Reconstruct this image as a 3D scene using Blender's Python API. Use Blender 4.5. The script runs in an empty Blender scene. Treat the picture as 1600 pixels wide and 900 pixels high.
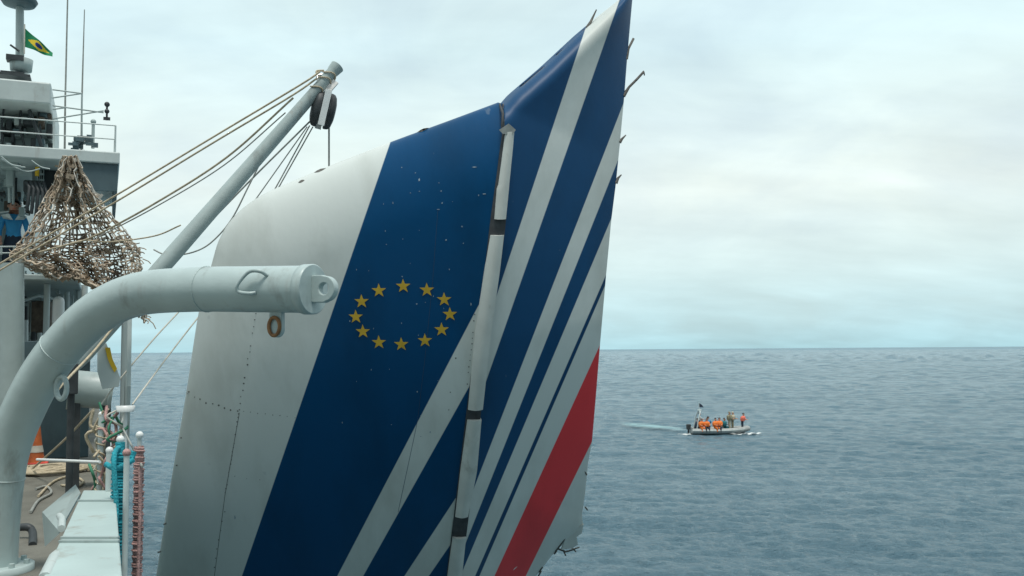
import bpy, bmesh, math, random
import numpy as np
from mathutils import Vector, Matrix, Euler

S = bpy.context.scene
C = S.collection
R = math.radians
random.seed(7)

# ------------------------------------------------------------------ camera, sky, sun, exposure
FPX = 1500.0
EYE = Vector((0.0, 0.0, 8.0))
cam = bpy.data.objects.new("camera", bpy.data.cameras.new("camera"))
C.objects.link(cam); S.camera = cam
cam.data.sensor_width = 36.0
cam.data.lens = 36.0 * FPX / 1600.0
cam.data.clip_start = 0.1
cam.data.clip_end = 60000
CR = (Matrix.Rotation(R(90 + 3.69), 3, 'X') @ Matrix.Rotation(R(-0.41), 3, 'Z'))
cam.matrix_world = Matrix.Translation(EYE) @ CR.to_4x4()

SUN_EL, SUN_AZ = R(74), R(168)          # azimuth measured from +Y towards +X
world = bpy.data.worlds.new("World"); S.world = world
world.use_nodes = True
wt = world.node_tree; wn = wt.nodes; wl = wt.links
for n in list(wn): wn.remove(n)
def WN(t, **k):
    n = wn.new(t)
    for a, b in k.items(): setattr(n, a, b)
    return n
out = WN('ShaderNodeOutputWorld')
sky = WN('ShaderNodeTexSky', sky_type='NISHITA')
sky.sun_disc = False
sky.sun_elevation = SUN_EL; sky.sun_rotation = SUN_AZ
sky.air_density = 1.0; sky.dust_density = 2.0; sky.ozone_density = 1.0
bg1 = WN('ShaderNodeBackground'); bg1.inputs[1].default_value = 0.14
wl.new(sky.outputs[0], bg1.inputs[0])
tc = WN('ShaderNodeTexCoord')
sep = WN('ShaderNodeSeparateXYZ'); wl.new(tc.outputs['Generated'], sep.inputs[0])
def wm(op, a, b=None, c=None):
    n = WN('ShaderNodeMath', operation=op)
    for i, v in enumerate((a, b, c)):
        if v is None: continue
        if isinstance(v, (int, float)): n.inputs[i].default_value = v
        else: wl.new(v, n.inputs[i])
    return n.outputs[0]
zc = wm('MAXIMUM', sep.outputs[2], 0.0)
den = wm('ADD', zc, 0.30)
u = wm('DIVIDE', sep.outputs[0], den); v = wm('DIVIDE', sep.outputs[1], den)
cmb = WN('ShaderNodeCombineXYZ'); wl.new(u, cmb.inputs[0]); wl.new(v, cmb.inputs[1])
n1 = WN('ShaderNodeTexNoise'); n1.inputs['Scale'].default_value = 2.1; n1.inputs['Detail'].default_value = 7; n1.inputs['Roughness'].default_value = 0.55
n1.inputs['Distortion'].default_value = 0.4
wl.new(cmb.outputs[0], n1.inputs['Vector'])
r1 = WN('ShaderNodeMapRange'); r1.inputs['From Min'].default_value = 0.36; r1.inputs['From Max'].default_value = 0.62
r1.inputs['To Min'].default_value = 0.74; r1.inputs['To Max'].default_value = 0.97
wl.new(n1.outputs[0], r1.inputs['Value'])
# cloud radiance over elevation: a pale blue band on the horizon, cream above, pale cyan higher up
ramp = WN('ShaderNodeValToRGB')
el = ramp.color_ramp.elements
el[0].position = 0.0; el[0].color = (0.48, 0.76, 0.83, 1)
el[1].position = 1.0; el[1].color = (0.66, 0.80, 0.84, 1)
for p, c in ((0.035, (0.58, 0.82, 0.87)), (0.085, (0.72, 0.89, 0.89)), (0.16, (0.86, 0.96, 0.91)), (0.30, (0.74, 0.93, 0.95)), (0.55, (0.76, 0.90, 0.93))):
    e = el.new(p); e.color = (*c, 1)
wl.new(zc, ramp.inputs[0])
n2 = WN('ShaderNodeTexNoise'); n2.inputs['Scale'].default_value = 3.4; n2.inputs['Detail'].default_value = 6
mp = WN('ShaderNodeMapping'); mp.inputs['Scale'].default_value = (0.6, 1.6, 1); mp.inputs['Location'].default_value = (3.1, 1.7, 0)
wl.new(cmb.outputs[0], mp.inputs[0]); wl.new(mp.outputs[0], n2.inputs['Vector'])
r2 = WN('ShaderNodeMapRange'); r2.inputs['From Min'].default_value = 0.3; r2.inputs['From Max'].default_value = 0.7
r2.inputs['To Min'].default_value = 0.93; r2.inputs['To Max'].default_value = 1.10
wl.new(n2.outputs[0], r2.inputs['Value'])
# the cloud sheet is thin and bright over the open sea; the unseen sky behind is dimmed to darken the fin
sdv = (math.sin(R(-20)) * math.cos(R(54)), math.cos(R(-20)) * math.cos(R(54)), math.sin(R(54)))
dp = WN('ShaderNodeVectorMath', operation='DOT_PRODUCT'); wl.new(tc.outputs['Generated'], dp.inputs[0]); dp.inputs[1].default_value = sdv
r3 = WN('ShaderNodeMapRange'); r3.interpolation_type = 'SMOOTHSTEP'; r3.inputs['From Min'].default_value = -0.30; r3.inputs['From Max'].default_value = 0.52
r3.inputs['To Min'].default_value = 0.50; r3.inputs['To Max'].default_value = 1.03
wl.new(dp.outputs['Value'], r3.inputs['Value'])
cl_str = wm('MULTIPLY', r2.outputs[0], r3.outputs[0])
bg2 = WN('ShaderNodeBackground')
wl.new(ramp.outputs[0], bg2.inputs[0]); wl.new(cl_str, bg2.inputs[1])
mix = WN('ShaderNodeMixShader')
wl.new(r1.outputs[0], mix.inputs[0]); wl.new(bg1.outputs[0], mix.inputs[1]); wl.new(bg2.outputs[0], mix.inputs[2])
wl.new(mix.outputs[0], out.inputs[0])

sd = bpy.data.lights.new("sun", 'SUN'); sd.energy = 2.6; sd.angle = R(12); sd.color = (1.0, 0.96, 0.89)
sun = bpy.data.objects.new("sun", sd); C.objects.link(sun)
sdir = Vector((math.sin(SUN_AZ) * math.cos(SUN_EL), math.cos(SUN_AZ) * math.cos(SUN_EL), math.sin(SUN_EL)))
sun.rotation_euler = sdir.to_track_quat('Z', 'Y').to_euler()
sun.location = sdir * 60 + Vector((0, 0, 8))

S.view_settings.view_transform = 'Standard'
S.view_settings.look = 'None'
S.view_settings.exposure = 0.0
S.view_settings.gamma = 1.0
S.view_settings.use_curve_mapping = False

# ------------------------------------------------------------------ measuring helpers
def ray(px, py):
    return (CR @ Vector(((px - 800) / FPX, -(py - 450) / FPX, -1.0)))
def on_plane(px, py, P0, N):
    d = ray(px, py)
    return EYE + d * ((P0 - EYE).dot(N) / d.dot(N))
def at_depth(px, py, Y):
    d = ray(px, py); return EYE + d * (Y / d.y)
SA = Vector((-0.391, 0.9204, 0)).normalized()     # the ship's own axis, and its outboard direction
SN = Vector((SA.y, -SA.x, 0))
S0 = Vector((0.16, 0, 0))
def ship(s, b, z): return S0 + SA * s + SN * b + Vector((0, 0, z))
def at_s(px, py, s): return on_plane(px, py, S0 + SA * s, SA)
def at_b(px, py, b): return on_plane(px, py, S0 + SN * b, SN)
def at_z(px, py, z): return on_plane(px, py, Vector((0, 0, z)), Vector((0, 0, 1)))
def ship_b(P): return (P - S0).dot(SN)
def ship_s(P): return (P - S0).dot(SA)
DECK = 6.3

# ------------------------------------------------------------------ materials
def mat(name, col, rough=0.5, metal=0.0, var=0.0, vscale=3.0, bump=0.0, bscale=20.0, dirt=None, dirt_amt=0.0, dscale=1.5, coat=0.0, spec=0.5, stretch=None, streak=0.0):
    m = bpy.data.materials.new(name); m.use_nodes = True
    nt = m.node_tree; N = nt.nodes; L = nt.links
    p = N['Principled BSDF']
    p.inputs['Base Color'].default_value = (*col, 1); p.inputs['Roughness'].default_value = rough
    p.inputs['Metallic'].default_value = metal; p.inputs['Coat Weight'].default_value = coat
    p.inputs['Specular IOR Level'].default_value = spec
    t = N.new('ShaderNodeTexCoord'); vec = t.outputs['Object']
    if stretch:
        mpn = N.new('ShaderNodeMapping'); mpn.inputs['Scale'].default_value = stretch
        L.new(vec, mpn.inputs[0]); vec = mpn.outputs[0]
    src = None
    if var:
        n = N.new('ShaderNodeTexNoise'); n.inputs['Scale'].default_value = vscale; n.inputs['Detail'].default_value = 6
        L.new(vec, n.inputs['Vector'])
        rp = N.new('ShaderNodeValToRGB')
        a = rp.color_ramp.elements; a[0].position = 0.3; a[1].position = 0.7
        a[0].color = (*[max(0, c * (1 - var)) for c in col], 1); a[1].color = (*[min(1, c * (1 + var)) for c in col], 1)
        L.new(n.outputs[0], rp.inputs[0]); src = rp.outputs[0]
        L.new(src, p.inputs['Base Color'])
    if dirt:
        n = N.new('ShaderNodeTexNoise'); n.inputs['Scale'].default_value = dscale; n.inputs['Detail'].default_value = 9; n.inputs['Roughness'].default_value = 0.65
        mpn = N.new('ShaderNodeMapping'); mpn.inputs['Location'].default_value = (5, 2, 9); mpn.inputs['Scale'].default_value = (1, 1, 0.4)
        L.new(t.outputs['Object'], mpn.inputs[0]); L.new(mpn.outputs[0], n.inputs['Vector'])
        mr = N.new('ShaderNodeMapRange'); mr.inputs['From Min'].default_value = 0.66 - dirt_amt * 0.3; mr.inputs['From Max'].default_value = 0.78 - dirt_amt * 0.2
        mr.inputs['To Max'].default_value = 0.75
        L.new(n.outputs[0], mr.inputs['Value'])
        mx = N.new('ShaderNodeMix'); mx.data_type = 'RGBA'
        L.new(mr.outputs[0], mx.inputs[0])
        if src: L.new(src, mx.inputs[6])
        else: mx.inputs[6].default_value = (*col, 1)
        mx.inputs[7].default_value = (*dirt, 1)
        L.new(mx.outputs[2], p.inputs['Base Color'])
    if streak:
        base = p.inputs['Base Color'].links[0].from_socket
        mpn = N.new('ShaderNodeMapping'); mpn.inputs['Scale'].default_value = (5, 5, .55); L.new(t.outputs['Object'], mpn.inputs[0])
        n = N.new('ShaderNodeTexNoise'); n.inputs['Scale'].default_value = 1.6; n.inputs['Detail'].default_value = 7; n.inputs['Roughness'].default_value = .6; L.new(mpn.outputs[0], n.inputs['Vector'])
        mr = N.new('ShaderNodeMapRange'); mr.inputs['From Min'].default_value = .60; mr.inputs['From Max'].default_value = .78; mr.inputs['To Max'].default_value = streak
        L.new(n.outputs[0], mr.inputs['Value'])
        mx = N.new('ShaderNodeMix'); mx.data_type = 'RGBA'; L.new(mr.outputs[0], mx.inputs[0]); L.new(base, mx.inputs[6]); mx.inputs[7].default_value = (.22, .13, .075, 1)
        L.new(mx.outputs[2], p.inputs['Base Color'])
    if bump:
        n = N.new('ShaderNodeTexNoise'); n.inputs['Scale'].default_value = bscale; n.inputs['Detail'].default_value = 4
        L.new(vec, n.inputs['Vector'])
        b = N.new('ShaderNodeBump'); b.inputs['Strength'].default_value = bump; b.inputs['Distance'].default_value = 0.03
        L.new(n.outputs[0], b.inputs['Height']); L.new(b.outputs[0], p.inputs['Normal'])
    return m
RUST = (0.16, 0.07, 0.03)
M = {}
M['grey'] = mat('ship_grey_paint', (0.36, 0.43, 0.42), 0.42, var=0.10, vscale=2.5, bump=0.12, bscale=9, dirt=(0.17, 0.18, 0.165), dirt_amt=0.3, dscale=2.2, streak=.55)
M['davit'] = mat('davit_grey_paint', (0.415, 0.50, 0.49), 0.36, var=0.07, vscale=3.5, bump=0.10, bscale=14, dirt=(0.22, 0.23, 0.21), dirt_amt=0.25, dscale=3.5, streak=.35)
M['pale'] = mat('pale_grey_paint', (0.52, 0.585, 0.57), 0.42, var=0.07, vscale=3, bump=0.1, bscale=8, dirt=(0.30, 0.29, 0.25), dirt_amt=0.25, dscale=2.5, streak=.45)
M['lid'] = mat('weathered_lid_paint', (0.42, 0.52, 0.505), 0.45, var=0.10, vscale=2.2, bump=0.15, bscale=6, dirt=(0.24, 0.19, 0.14), dirt_amt=0.32, dscale=3.2)
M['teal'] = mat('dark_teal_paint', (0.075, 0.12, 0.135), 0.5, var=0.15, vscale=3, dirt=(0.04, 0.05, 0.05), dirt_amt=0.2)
M['dark'] = mat('dark_fittings', (0.035, 0.042, 0.045), 0.55, var=0.3, vscale=8)
M['black'] = mat('black_rubber', (0.012, 0.013, 0.015), 0.6, var=0.2)
M['deck'] = mat('deck_paint', (0.155, 0.15, 0.125), 0.7, var=0.22, vscale=1.6, bump=0.3, bscale=60, dirt=(0.07, 0.06, 0.05), dirt_amt=0.4, dscale=1.1)
M['brown'] = mat('brown_gear', (0.13, 0.10, 0.075), 0.8, var=0.4, vscale=9, bump=0.4, bscale=20)
M['net'] = mat('net_cord', (0.44, 0.36, 0.27), 0.9, var=0.45, vscale=3.5)
M['rope'] = mat('tan_rope', (0.52, 0.44, 0.31), 0.85, var=0.25, vscale=14, bump=0.5, bscale=120)
M['wire'] = mat('grey_wire_rope', (0.30, 0.31, 0.285), 0.6, var=0.2, vscale=14)
M['line'] = mat('pale_line', (0.55, 0.53, 0.46), 0.8, var=0.15, vscale=14)
M['pink'] = mat('faded_pink_rope', (0.45, 0.27, 0.25), 0.85, var=0.35, vscale=18, bump=0.5, bscale=90)
M['cyan'] = mat('cyan_rope', (0.02, 0.33, 0.40), 0.75, var=0.3, vscale=16, bump=0.6, bscale=80)
M['green'] = mat('green_rope', (0.05, 0.22, 0.13), 0.8, var=0.3, vscale=16)
M['white'] = mat('white_enamel', (0.78, 0.80, 0.78), 0.35, var=0.05, vscale=8)
M['orange'] = mat('orange_cloth', (0.82, 0.20, 0.03), 0.7, var=0.18, vscale=7, bump=0.4, bscale=14)
M['coneorange'] = mat('weathered_orange', (0.50, 0.12, 0.03), 0.7, var=0.25, vscale=9)
M['faded'] = mat('faded_orange', (0.45, 0.16, 0.07), 0.8, var=0.3, vscale=9)
M['red'] = mat('red_cloth', (0.62, 0.07, 0.05), 0.75, var=0.18, vscale=7)
M['coral'] = mat('coral_cloth', (0.75, 0.17, 0.11), 0.75, var=0.18, vscale=7)
M['camo'] = mat('camouflage_cloth', (0.22, 0.20, 0.13), 0.85, var=0.75, vscale=9)
M['navy'] = mat('navy_cloth', (0.02, 0.035, 0.06), 0.8, var=0.2)
M['tealcloth'] = mat('teal_cloth', (0.02, 0.17, 0.20), 0.8, var=0.2)
M['blue'] = mat('blue_cloth', (0.04, 0.30, 0.58), 0.75, var=0.15, vscale=6, bump=0.3, bscale=20)
M['khaki'] = mat('khaki_cloth', (0.42, 0.38, 0.28), 0.85, var=0.25, vscale=8)
M['skin'] = mat('skin', (0.60, 0.31, 0.22), 0.5, var=0.1)
M['hair'] = mat('dark_hair', (0.018, 0.013, 0.01), 0.6)
M['yellow'] = mat('yellow_paint', (0.80, 0.50, 0.02), 0.5, var=0.1)
M['rust'] = mat('rusty_steel', (0.26, 0.13, 0.055), 0.8, var=0.4, vscale=14)
M['steel'] = mat('bare_steel', (0.45, 0.45, 0.43), 0.35, metal=0.8, var=0.2, vscale=9)
M['glass'] = mat('bridge_glass', (0.015, 0.025, 0.03), 0.08)
M['flaggreen'] = mat('flag_green', (0.0, 0.19, 0.075), 0.8, var=0.1)
M['flagblue'] = mat('flag_blue', (0.01, 0.03, 0.18), 0.8)
M['flagyellow'] = mat('flag_yellow', (0.75, 0.55, 0.03), 0.8)
M['rib'] = mat('inflatable_grey', (0.33, 0.35, 0.34), 0.5, var=0.15, vscale=4)
M['boatdeck'] = mat('boat_floor', (0.25, 0.26, 0.25), 0.6, var=0.15)

# ------------------------------------------------------------------ mesh helpers
class MB:
    def __init__(self): self.v = []; self.f = []; self.m = []; self.sm = []
    def add(self, vs, fs, mi=0, smooth=False):
        o = len(self.v); self.v += [Vector(p) for p in vs]
        for f in fs:
            self.f.append([i + o for i in f]); self.m.append(mi); self.sm.append(smooth)
        return self
    def hexa(self, p, mi=0):             # 8 corners, bottom ring then top ring
        return self.add(p, [(3, 2, 1, 0), (4, 5, 6, 7), (0, 1, 5, 4), (1, 2, 6, 5), (2, 3, 7, 6), (3, 0, 4, 7)], mi)
    def box(self, c, ax, ay, az, sx, sy, sz, mi=0):
        c = Vector(c); X = Vector(ax) * sx / 2; Y = Vector(ay) * sy / 2; Z = Vector(az) * sz / 2
        return self.hexa([c - X - Y - Z, c + X - Y - Z, c + X + Y - Z, c - X + Y - Z, c - X - Y + Z, c + X - Y + Z, c + X + Y + Z, c - X + Y + Z], mi)
    def sbox(self, s0, s1, b0, b1, z0, z1, mi=0):
        return self.hexa([ship(s0, b0, z0), ship(s0, b1, z0), ship(s1, b1, z0), ship(s1, b0, z0),
                          ship(s0, b0, z1), ship(s0, b1, z1), ship(s1, b1, z1), ship(s1, b0, z1)], mi)
    def pbox(self, x0, y0, x1, y1, s, ds, mi=0):   # a box on the athwartships plane s, measured on the photograph
        A = at_s(x0, y1, s); B = at_s(x1, y0, s)
        return self.sbox(s, s + ds, ship_b(A), ship_b(B), A.z, B.z, mi)
    def tube(self, pts, r, seg=10, mi=0, cap=True, smooth=True, closed=False):
        pts = [Vector(p) for p in pts]; n = len(pts)
        rs = r if isinstance(r, (list, tuple)) else [r] * n
        vs = []; up = None
        for i, p in enumerate(pts):
            if closed: t = pts[(i + 1) % n] - pts[i - 1]
            else: t = pts[min(i + 1, n - 1)] - pts[max(i - 1, 0)]
            t.normalize()
            if up is None:
                up = Vector((0, 0, 1)) if abs(t.z) < 0.9 else Vector((1, 0, 0))
            a = t.cross(up); a.normalize(); b = a.cross(t); b.normalize(); up = b
            for k in range(seg):
                th = 2 * math.pi * k / seg
                vs.append(p + (a * math.cos(th) + b * math.sin(th)) * rs[i])
        fs = []
        for i in range(n if closed else n - 1):
            j = (i + 1) % n
            for k in range(seg):
                k2 = (k + 1) % seg
                fs.append((i * seg + k, i * seg + k2, j * seg + k2, j * seg + k))
        self.add(vs, fs, mi, smooth)
        if cap and not closed:
            self.add(vs[:seg], [tuple(range(seg))[::-1]], mi)
            self.add(vs[-seg:], [tuple(range(seg))], mi)
        return self
    def ball(self, c, r, mi=0, seg=12, rings=8, sc=(1, 1, 1)):
        c = Vector(c); vs = []; fs = []
        for i in range(rings + 1):
            ph = math.pi * i / rings
            for k in range(seg):
                th = 2 * math.pi * k / seg
                vs.append(c + Vector((math.sin(ph) * math.cos(th) * sc[0], math.sin(ph) * math.sin(th) * sc[1], math.cos(ph) * sc[2])) * r)
        for i in range(rings):
            for k in range(seg):
                k2 = (k + 1) % seg
                fs.append((i * seg + k, (i + 1) * seg + k, (i + 1) * seg + k2, i * seg + k2))
        return self.add(vs, fs, mi, True)
    def prism(self, poly, d, mi=0):      # a planar polygon given thickness d (vector)
        n = len(poly); d = Vector(d); a = [Vector(p) for p in poly]; b = [p + d for p in a]
        self.add(a + b, [tuple(range(n))[::-1], tuple(range(n, 2 * n))] + [(i, (i + 1) % n, n + (i + 1) % n, n + i) for i in range(n)], mi)
        return self
    def build_each(self, name, mats, parent=None, bevel=0.0):   # one object per loose piece
        par = list(range(len(self.v)))
        def fd(a):
            while par[a] != a: par[a] = par[par[a]]; a = par[a]
            return a
        key = {}
        for i, q in enumerate(self.v):
            k = (round(q.x, 5), round(q.y, 5), round(q.z, 5))
            if k in key: par[fd(i)] = fd(key[k])
            else: key[k] = i
        for f in self.f:
            for q in f[1:]: par[fd(q)] = fd(f[0])
        grp = {}
        for i, f in enumerate(self.f): grp.setdefault(fd(f[0]), []).append(i)
        res = []
        for fl_ in grp.values():
            b = MB(); mp_ = {}
            for i in fl_:
                nf = []
                for q in self.f[i]:
                    if q not in mp_: mp_[q] = len(b.v); b.v.append(self.v[q])
                    nf.append(mp_[q])
                b.f.append(nf); b.m.append(self.m[i]); b.sm.append(self.sm[i])
            res.append(b.build(name, mats, parent, bevel))
        return res
    def build(self, name, mats, parent=None, bevel=0.0):
        if not isinstance(mats, (list, tuple)): mats = [mats]
        me = bpy.data.meshes.new(name)
        if parent is not None:
            o0 = Vector((0, 0, 0)); p = parent
            while p: o0 = o0 + p.location; p = p.parent
        else:
            lo = Vector((min(v.x for v in self.v), min(v.y for v in self.v), min(v.z for v in self.v)))
            hi = Vector((max(v.x for v in self.v), max(v.y for v in self.v), max(v.z for v in self.v)))
            o0 = Vector(((lo.x + hi.x) / 2, (lo.y + hi.y) / 2, lo.z))
        me.from_pydata([tuple(v - o0) for v in self.v], [], self.f)
        for m in mats: me.materials.append(m)
        me.polygons.foreach_set('material_index', self.m)
        me.polygons.foreach_set('use_smooth', self.sm)
        bm = bmesh.new(); bm.from_mesh(me); bmesh.ops.recalc_face_normals(bm, faces=bm.faces[:]); bm.to_mesh(me); bm.free()
        me.update()
        o = bpy.data.objects.new(name, me); C.objects.link(o)
        if parent is not None: o.parent = parent
        else: o.location = o0
        if bevel:
            b = o.modifiers.new('bevel', 'BEVEL'); b.width = bevel; b.segments = 2; b.limit_method = 'ANGLE'
        return o
def tag(o, label=None, cat=None, group=None, kind=None):
    if label: o['label'] = label
    if cat: o['category'] = cat
    if group: o['group'] = group
    if kind: o['kind'] = kind
    return o
def thing(name, loc, label, cat, group=None):
    o = bpy.data.objects.new(name, None); C.objects.link(o); o.location = loc; o.empty_display_size = 0.3
    return tag(o, label, cat, group)
def spline(P, n=8):                      # Catmull-Rom through the points
    P = [Vector(p) for p in P]; out = []
    Q = [P[0] * 2 - P[1]] + P + [P[-1] * 2 - P[-2]]
    for i in range(1, len(Q) - 2):
        for k in range(n):
            t = k / n
            out.append(0.5 * ((2 * Q[i]) + (Q[i + 1] - Q[i - 1]) * t + (2 * Q[i - 1] - 5 * Q[i] + 4 * Q[i + 1] - Q[i + 2]) * t * t + (3 * Q[i] - Q[i - 1] - 3 * Q[i + 1] + Q[i + 2]) * t ** 3))
    return out + [P[-1]]
Z = Vector((0, 0, 1))

# ------------------------------------------------------------------ the sea
rng = np.random.default_rng(11)
WAVES = []
WIND = R(250)
for k in range(70):
    lam = 0.45 * (14 / 0.45) ** (k / 69.0)
    th = WIND + rng.normal(0, 0.5)
    amp = 0.0108 * lam ** 0.80 * (0.5 + rng.random())
    amp *= min(1.0, (1.1 / lam) ** 0.75)
    WAVES.append((lam, math.cos(th), math.sin(th), amp, rng.random() * 6.283))
def wave_z(x, y, cell):
    z = np.zeros_like(x)
    for lam, cx, cy, a, ph in WAVES:
        w = np.clip((lam / np.maximum(cell, 1e-6) - 2.0) / 2.5, 0, 1)
        q = (x * cx + y * cy) * 2 * math.pi / lam + ph
        z += w * a * (np.sin(q) + 0.22 * np.cos(2 * q))
    return z
NR = 820
r_in = np.array([1.5, 6, 12, 18, 24])
r_main = np.concatenate([28 * (600 / 28.0) ** (np.linspace(0, 1, NR) ** 1.12), 600 * 50.0 ** np.linspace(0, 1, 200)[1:]])
rad = np.concatenate([r_in, r_main])
angs = np.concatenate([np.linspace(R(-42), R(42), 760), np.linspace(R(42), R(318), 90)[1:-1]])
A_, R_ = np.meshgrid(angs, rad)
dA = np.gradient(angs)[None, :] * R_
dR = np.gradient(rad)[:, None] * np.ones_like(A_)
X_ = R_ * np.sin(A_); Y_ = R_ * np.cos(A_)
Z_ = wave_z(X_, Y_, np.maximum(dA, dR * 0.85))
nr, na = X_.shape
jit = rng.normal(0, 1, (nr, na)); ker = np.hanning(11)[1:-1]; ker /= np.sqrt((ker ** 2).sum())
jit = np.stack([np.convolve(np.r_[r_[-4:], r_, r_[:4]], ker, 'valid') for r_ in jit])
Z_ += jit * np.minimum(dR * 0.065, 0.9) * np.clip((R_ - 40) / 160, 0, 1)      # chop too small to follow wave by wave far out
co = np.stack([X_, Y_, Z_], -1).reshape(-1, 3).astype(np.float32)
ii, jj = np.meshgrid(np.arange(nr - 1), np.arange(na), indexing='ij')
j2 = (jj + 1) % na
quads = np.stack([ii * na + jj, ii * na + j2, (ii + 1) * na + j2, (ii + 1) * na + jj], -1).reshape(-1, 4).astype(np.int32)[:, ::-1]
me = bpy.data.meshes.new('sea')
me.vertices.add(len(co)); me.vertices.foreach_set('co', co.ravel())
me.loops.add(quads.size); me.loops.foreach_set('vertex_index', np.ascontiguousarray(quads).ravel())
me.polygons.add(len(quads)); me.polygons.foreach_set('loop_start', np.arange(0, quads.size, 4, dtype=np.int32))
me.polygons.foreach_set('use_smooth', np.ones(len(quads), dtype=bool))
me.update(calc_edges=True); me.validate()
sea = bpy.data.objects.new('sea', me); C.objects.link(sea); sea['kind'] = 'structure'
m = bpy.data.materials.new('sea_water'); m.use_nodes = True
nt = m.node_tree; N = nt.nodes; L = nt.links; p = N['Principled BSDF']
p.inputs['Roughness'].default_value = 0.16; p.inputs['IOR'].default_value = 1.33
t = N.new('ShaderNodeTexCoord')
def noise(scale, detail, rough=0.55, sc=(1, 1, 1)):
    mpn = N.new('ShaderNodeMapping'); mpn.inputs['Scale'].default_value = sc
    L.new(t.outputs['Object'], mpn.inputs[0])
    n = N.new('ShaderNodeTexNoise'); n.inputs['Scale'].default_value = scale; n.inputs['Detail'].default_value = detail; n.inputs['Roughness'].default_value = rough
    L.new(mpn.outputs[0], n.inputs['Vector']); return n
big = noise(0.025, 6, 0.68, (0.45, 1, 1))
rp = N.new('ShaderNodeValToRGB'); a = rp.color_ramp.elements
a[0].position = 0.35; a[0].color = (0.078, 0.165, 0.215, 1); a[1].position = 0.68; a[1].color = (0.150, 0.245, 0.295, 1)
L.new(big.outputs[0], rp.inputs[0]); L.new(rp.outputs[0], p.inputs['Base Color'])
ln = N.new('ShaderNodeVectorMath'); ln.operation = 'LENGTH'; L.new(t.outputs['Object'], ln.inputs[0])
for a_, b_, sock in ((.5, .16, 'Specular IOR Level'), (.16, .34, 'Roughness')):     # unresolved chop far out: rougher, its facets turned to the eye
    g = N.new('ShaderNodeMapRange'); g.inputs['From Min'].default_value = 250; g.inputs['From Max'].default_value = 4000
    g.inputs['To Min'].default_value = a_; g.inputs['To Max'].default_value = b_; L.new(ln.outputs['Value'], g.inputs['Value']); L.new(g.outputs[0], p.inputs[sock])
b1 = N.new('ShaderNodeBump'); b1.inputs['Strength'].default_value = 1.0; b1.inputs['Distance'].default_value = 0.55
s1 = noise(2.4, 6, 0.66, (0.6, 1.3, 1)); L.new(s1.outputs[0], b1.inputs['Height'])
L.new(b1.outputs[0], p.inputs['Normal'])
me.materials.append(m)

# ------------------------------------------------------------------ the ship the photographer stands on
shp = thing('ship', ship(10, -6, 0), 'grey navy ship whose deck, bridge wing and mast fill the left side', 'ship')
def hull_ring(s, w, z): return [ship(s, -13 + 13 - 13 * w - (1 - w) * 0, z), ship(s, 0, z)]
mb = MB()
secs = [(-22, 0.0), (-10, 0.0), (8, 0.0), (20, 0.0), (32, 0.25), (44, 1.6), (54, 4.2), (60, 6.4)]
rings = []
for s, inn in secs:
    rings.append([ship(s, -inn - 0.55, -1.5), ship(s, -inn - 0.12, 1.5), ship(s, -inn + 0.0, 6.22), ship(s, -13 + inn, 6.22), ship(s, -13 + inn + 0.12, 1.5), ship(s, -13 + inn + 0.55, -1.5)])
vs = [p for r_ in rings for p in r_]; fs = []
for i in range(len(rings) - 1):
    for k in range(6):
        k2 = (k + 1) % 6
        if k == 2: continue
        fs.append((i * 6 + k, i * 6 + k2, (i + 1) * 6 + k2, (i + 1) * 6 + k))
fs += [(0, 1, 2, 3, 4, 5), tuple(range((len(rings) - 1) * 6, len(rings) * 6))]
mb.add(vs, fs); mb.build('hull', M['grey'], shp)
mb = MB()
poly = [ship(s, -inn, 6.225) for s, inn in secs] + [ship(s, -13 + inn, 6.225) for s, inn in secs[::-1]]
mb.prism(poly, (0, 0, 0.075)); mb.build('deck', M['deck'], shp)
mb = MB(); mb.sbox(-22, 19, -0.10, 0.02, 6.302, 6.40); mb.build('deck_edge_coaming', M['grey'], shp, 0.015)

mb = MB(); mb.sbox(-20, -4.2, -12.2, -0.4, 6.303, 13.0); mb.sbox(-18, -5, -11.5, -1.2, 13.003, 20); mb.build('aft_shade_block', M['grey'], shp, .03)  # unseen blocks added behind the camera to darken the lower fin
# lower level: open recess under the upper deck, dark because it is roofed
UP0, UP1 = 9.17, 9.27
mb = MB(); mb.sbox(24, 34, -12.4, -0.9, 6.305, UP0 - 0.003); mb.build('deckhouse_wall', M['grey'], shp)
mb = MB(); mb.sbox(17.2, 34, -12.6, -0.55, UP0, UP1)
mb.sbox(17.2, 17.28, -12.6, -3.3, UP1 + .002, 9.62); mb.build('upper_deck', M['grey'], shp, 0.02)
mb = MB()
mb.tube([at_s(17, 408, 16.2) * Vector((1, 1, 0)).length if False else at_s(16, 412, 16.0), at_s(16, 655, 16.0)], 0.19, 20)
mb.build('column', M['grey'], shp)
mb = MB()
for (x0, y0, x1, y1) in ((70, 415, 79, 470), (129, 440, 136, 480)):
    A = at_s((x0 + x1) / 2, y0, 18); mb.tube([Vector((A.x, A.y, DECK)), Vector((A.x, A.y, UP0 - 0.01))], 0.05, 10)
mb.build_each('pillar', M['pale'], shp)
mb = MB()
for (x0, y0, x1, y1, s, ds) in ((48, 470, 80, 520, 20, .5), (40, 535, 62, 600, 19, .4), (84, 520, 128, 600, 22, .6), (38, 430, 52, 455, 21, .3), (64, 600, 96, 650, 21, .6)):
    mb.pbox(x0, y0, x1, y1, s, ds)
mb.build_each('equipment_box', M['brown'], shp, 0.03)
mb = MB()
for (x, y0, y1, s) in ((40, 500, 545, 18.6), (62, 520, 600, 19.5), (97, 470, 600, 20)):
    mb.tube([at_s(x, y0, s), at_s(x, y1, s)], 0.045, 8)
mb.tube([at_s(36, 470, 19), at_s(60, 462, 19), at_s(100, 470, 19.5)], 0.03, 8)
mb.build_each('pipe', M['pale'], shp)
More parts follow.
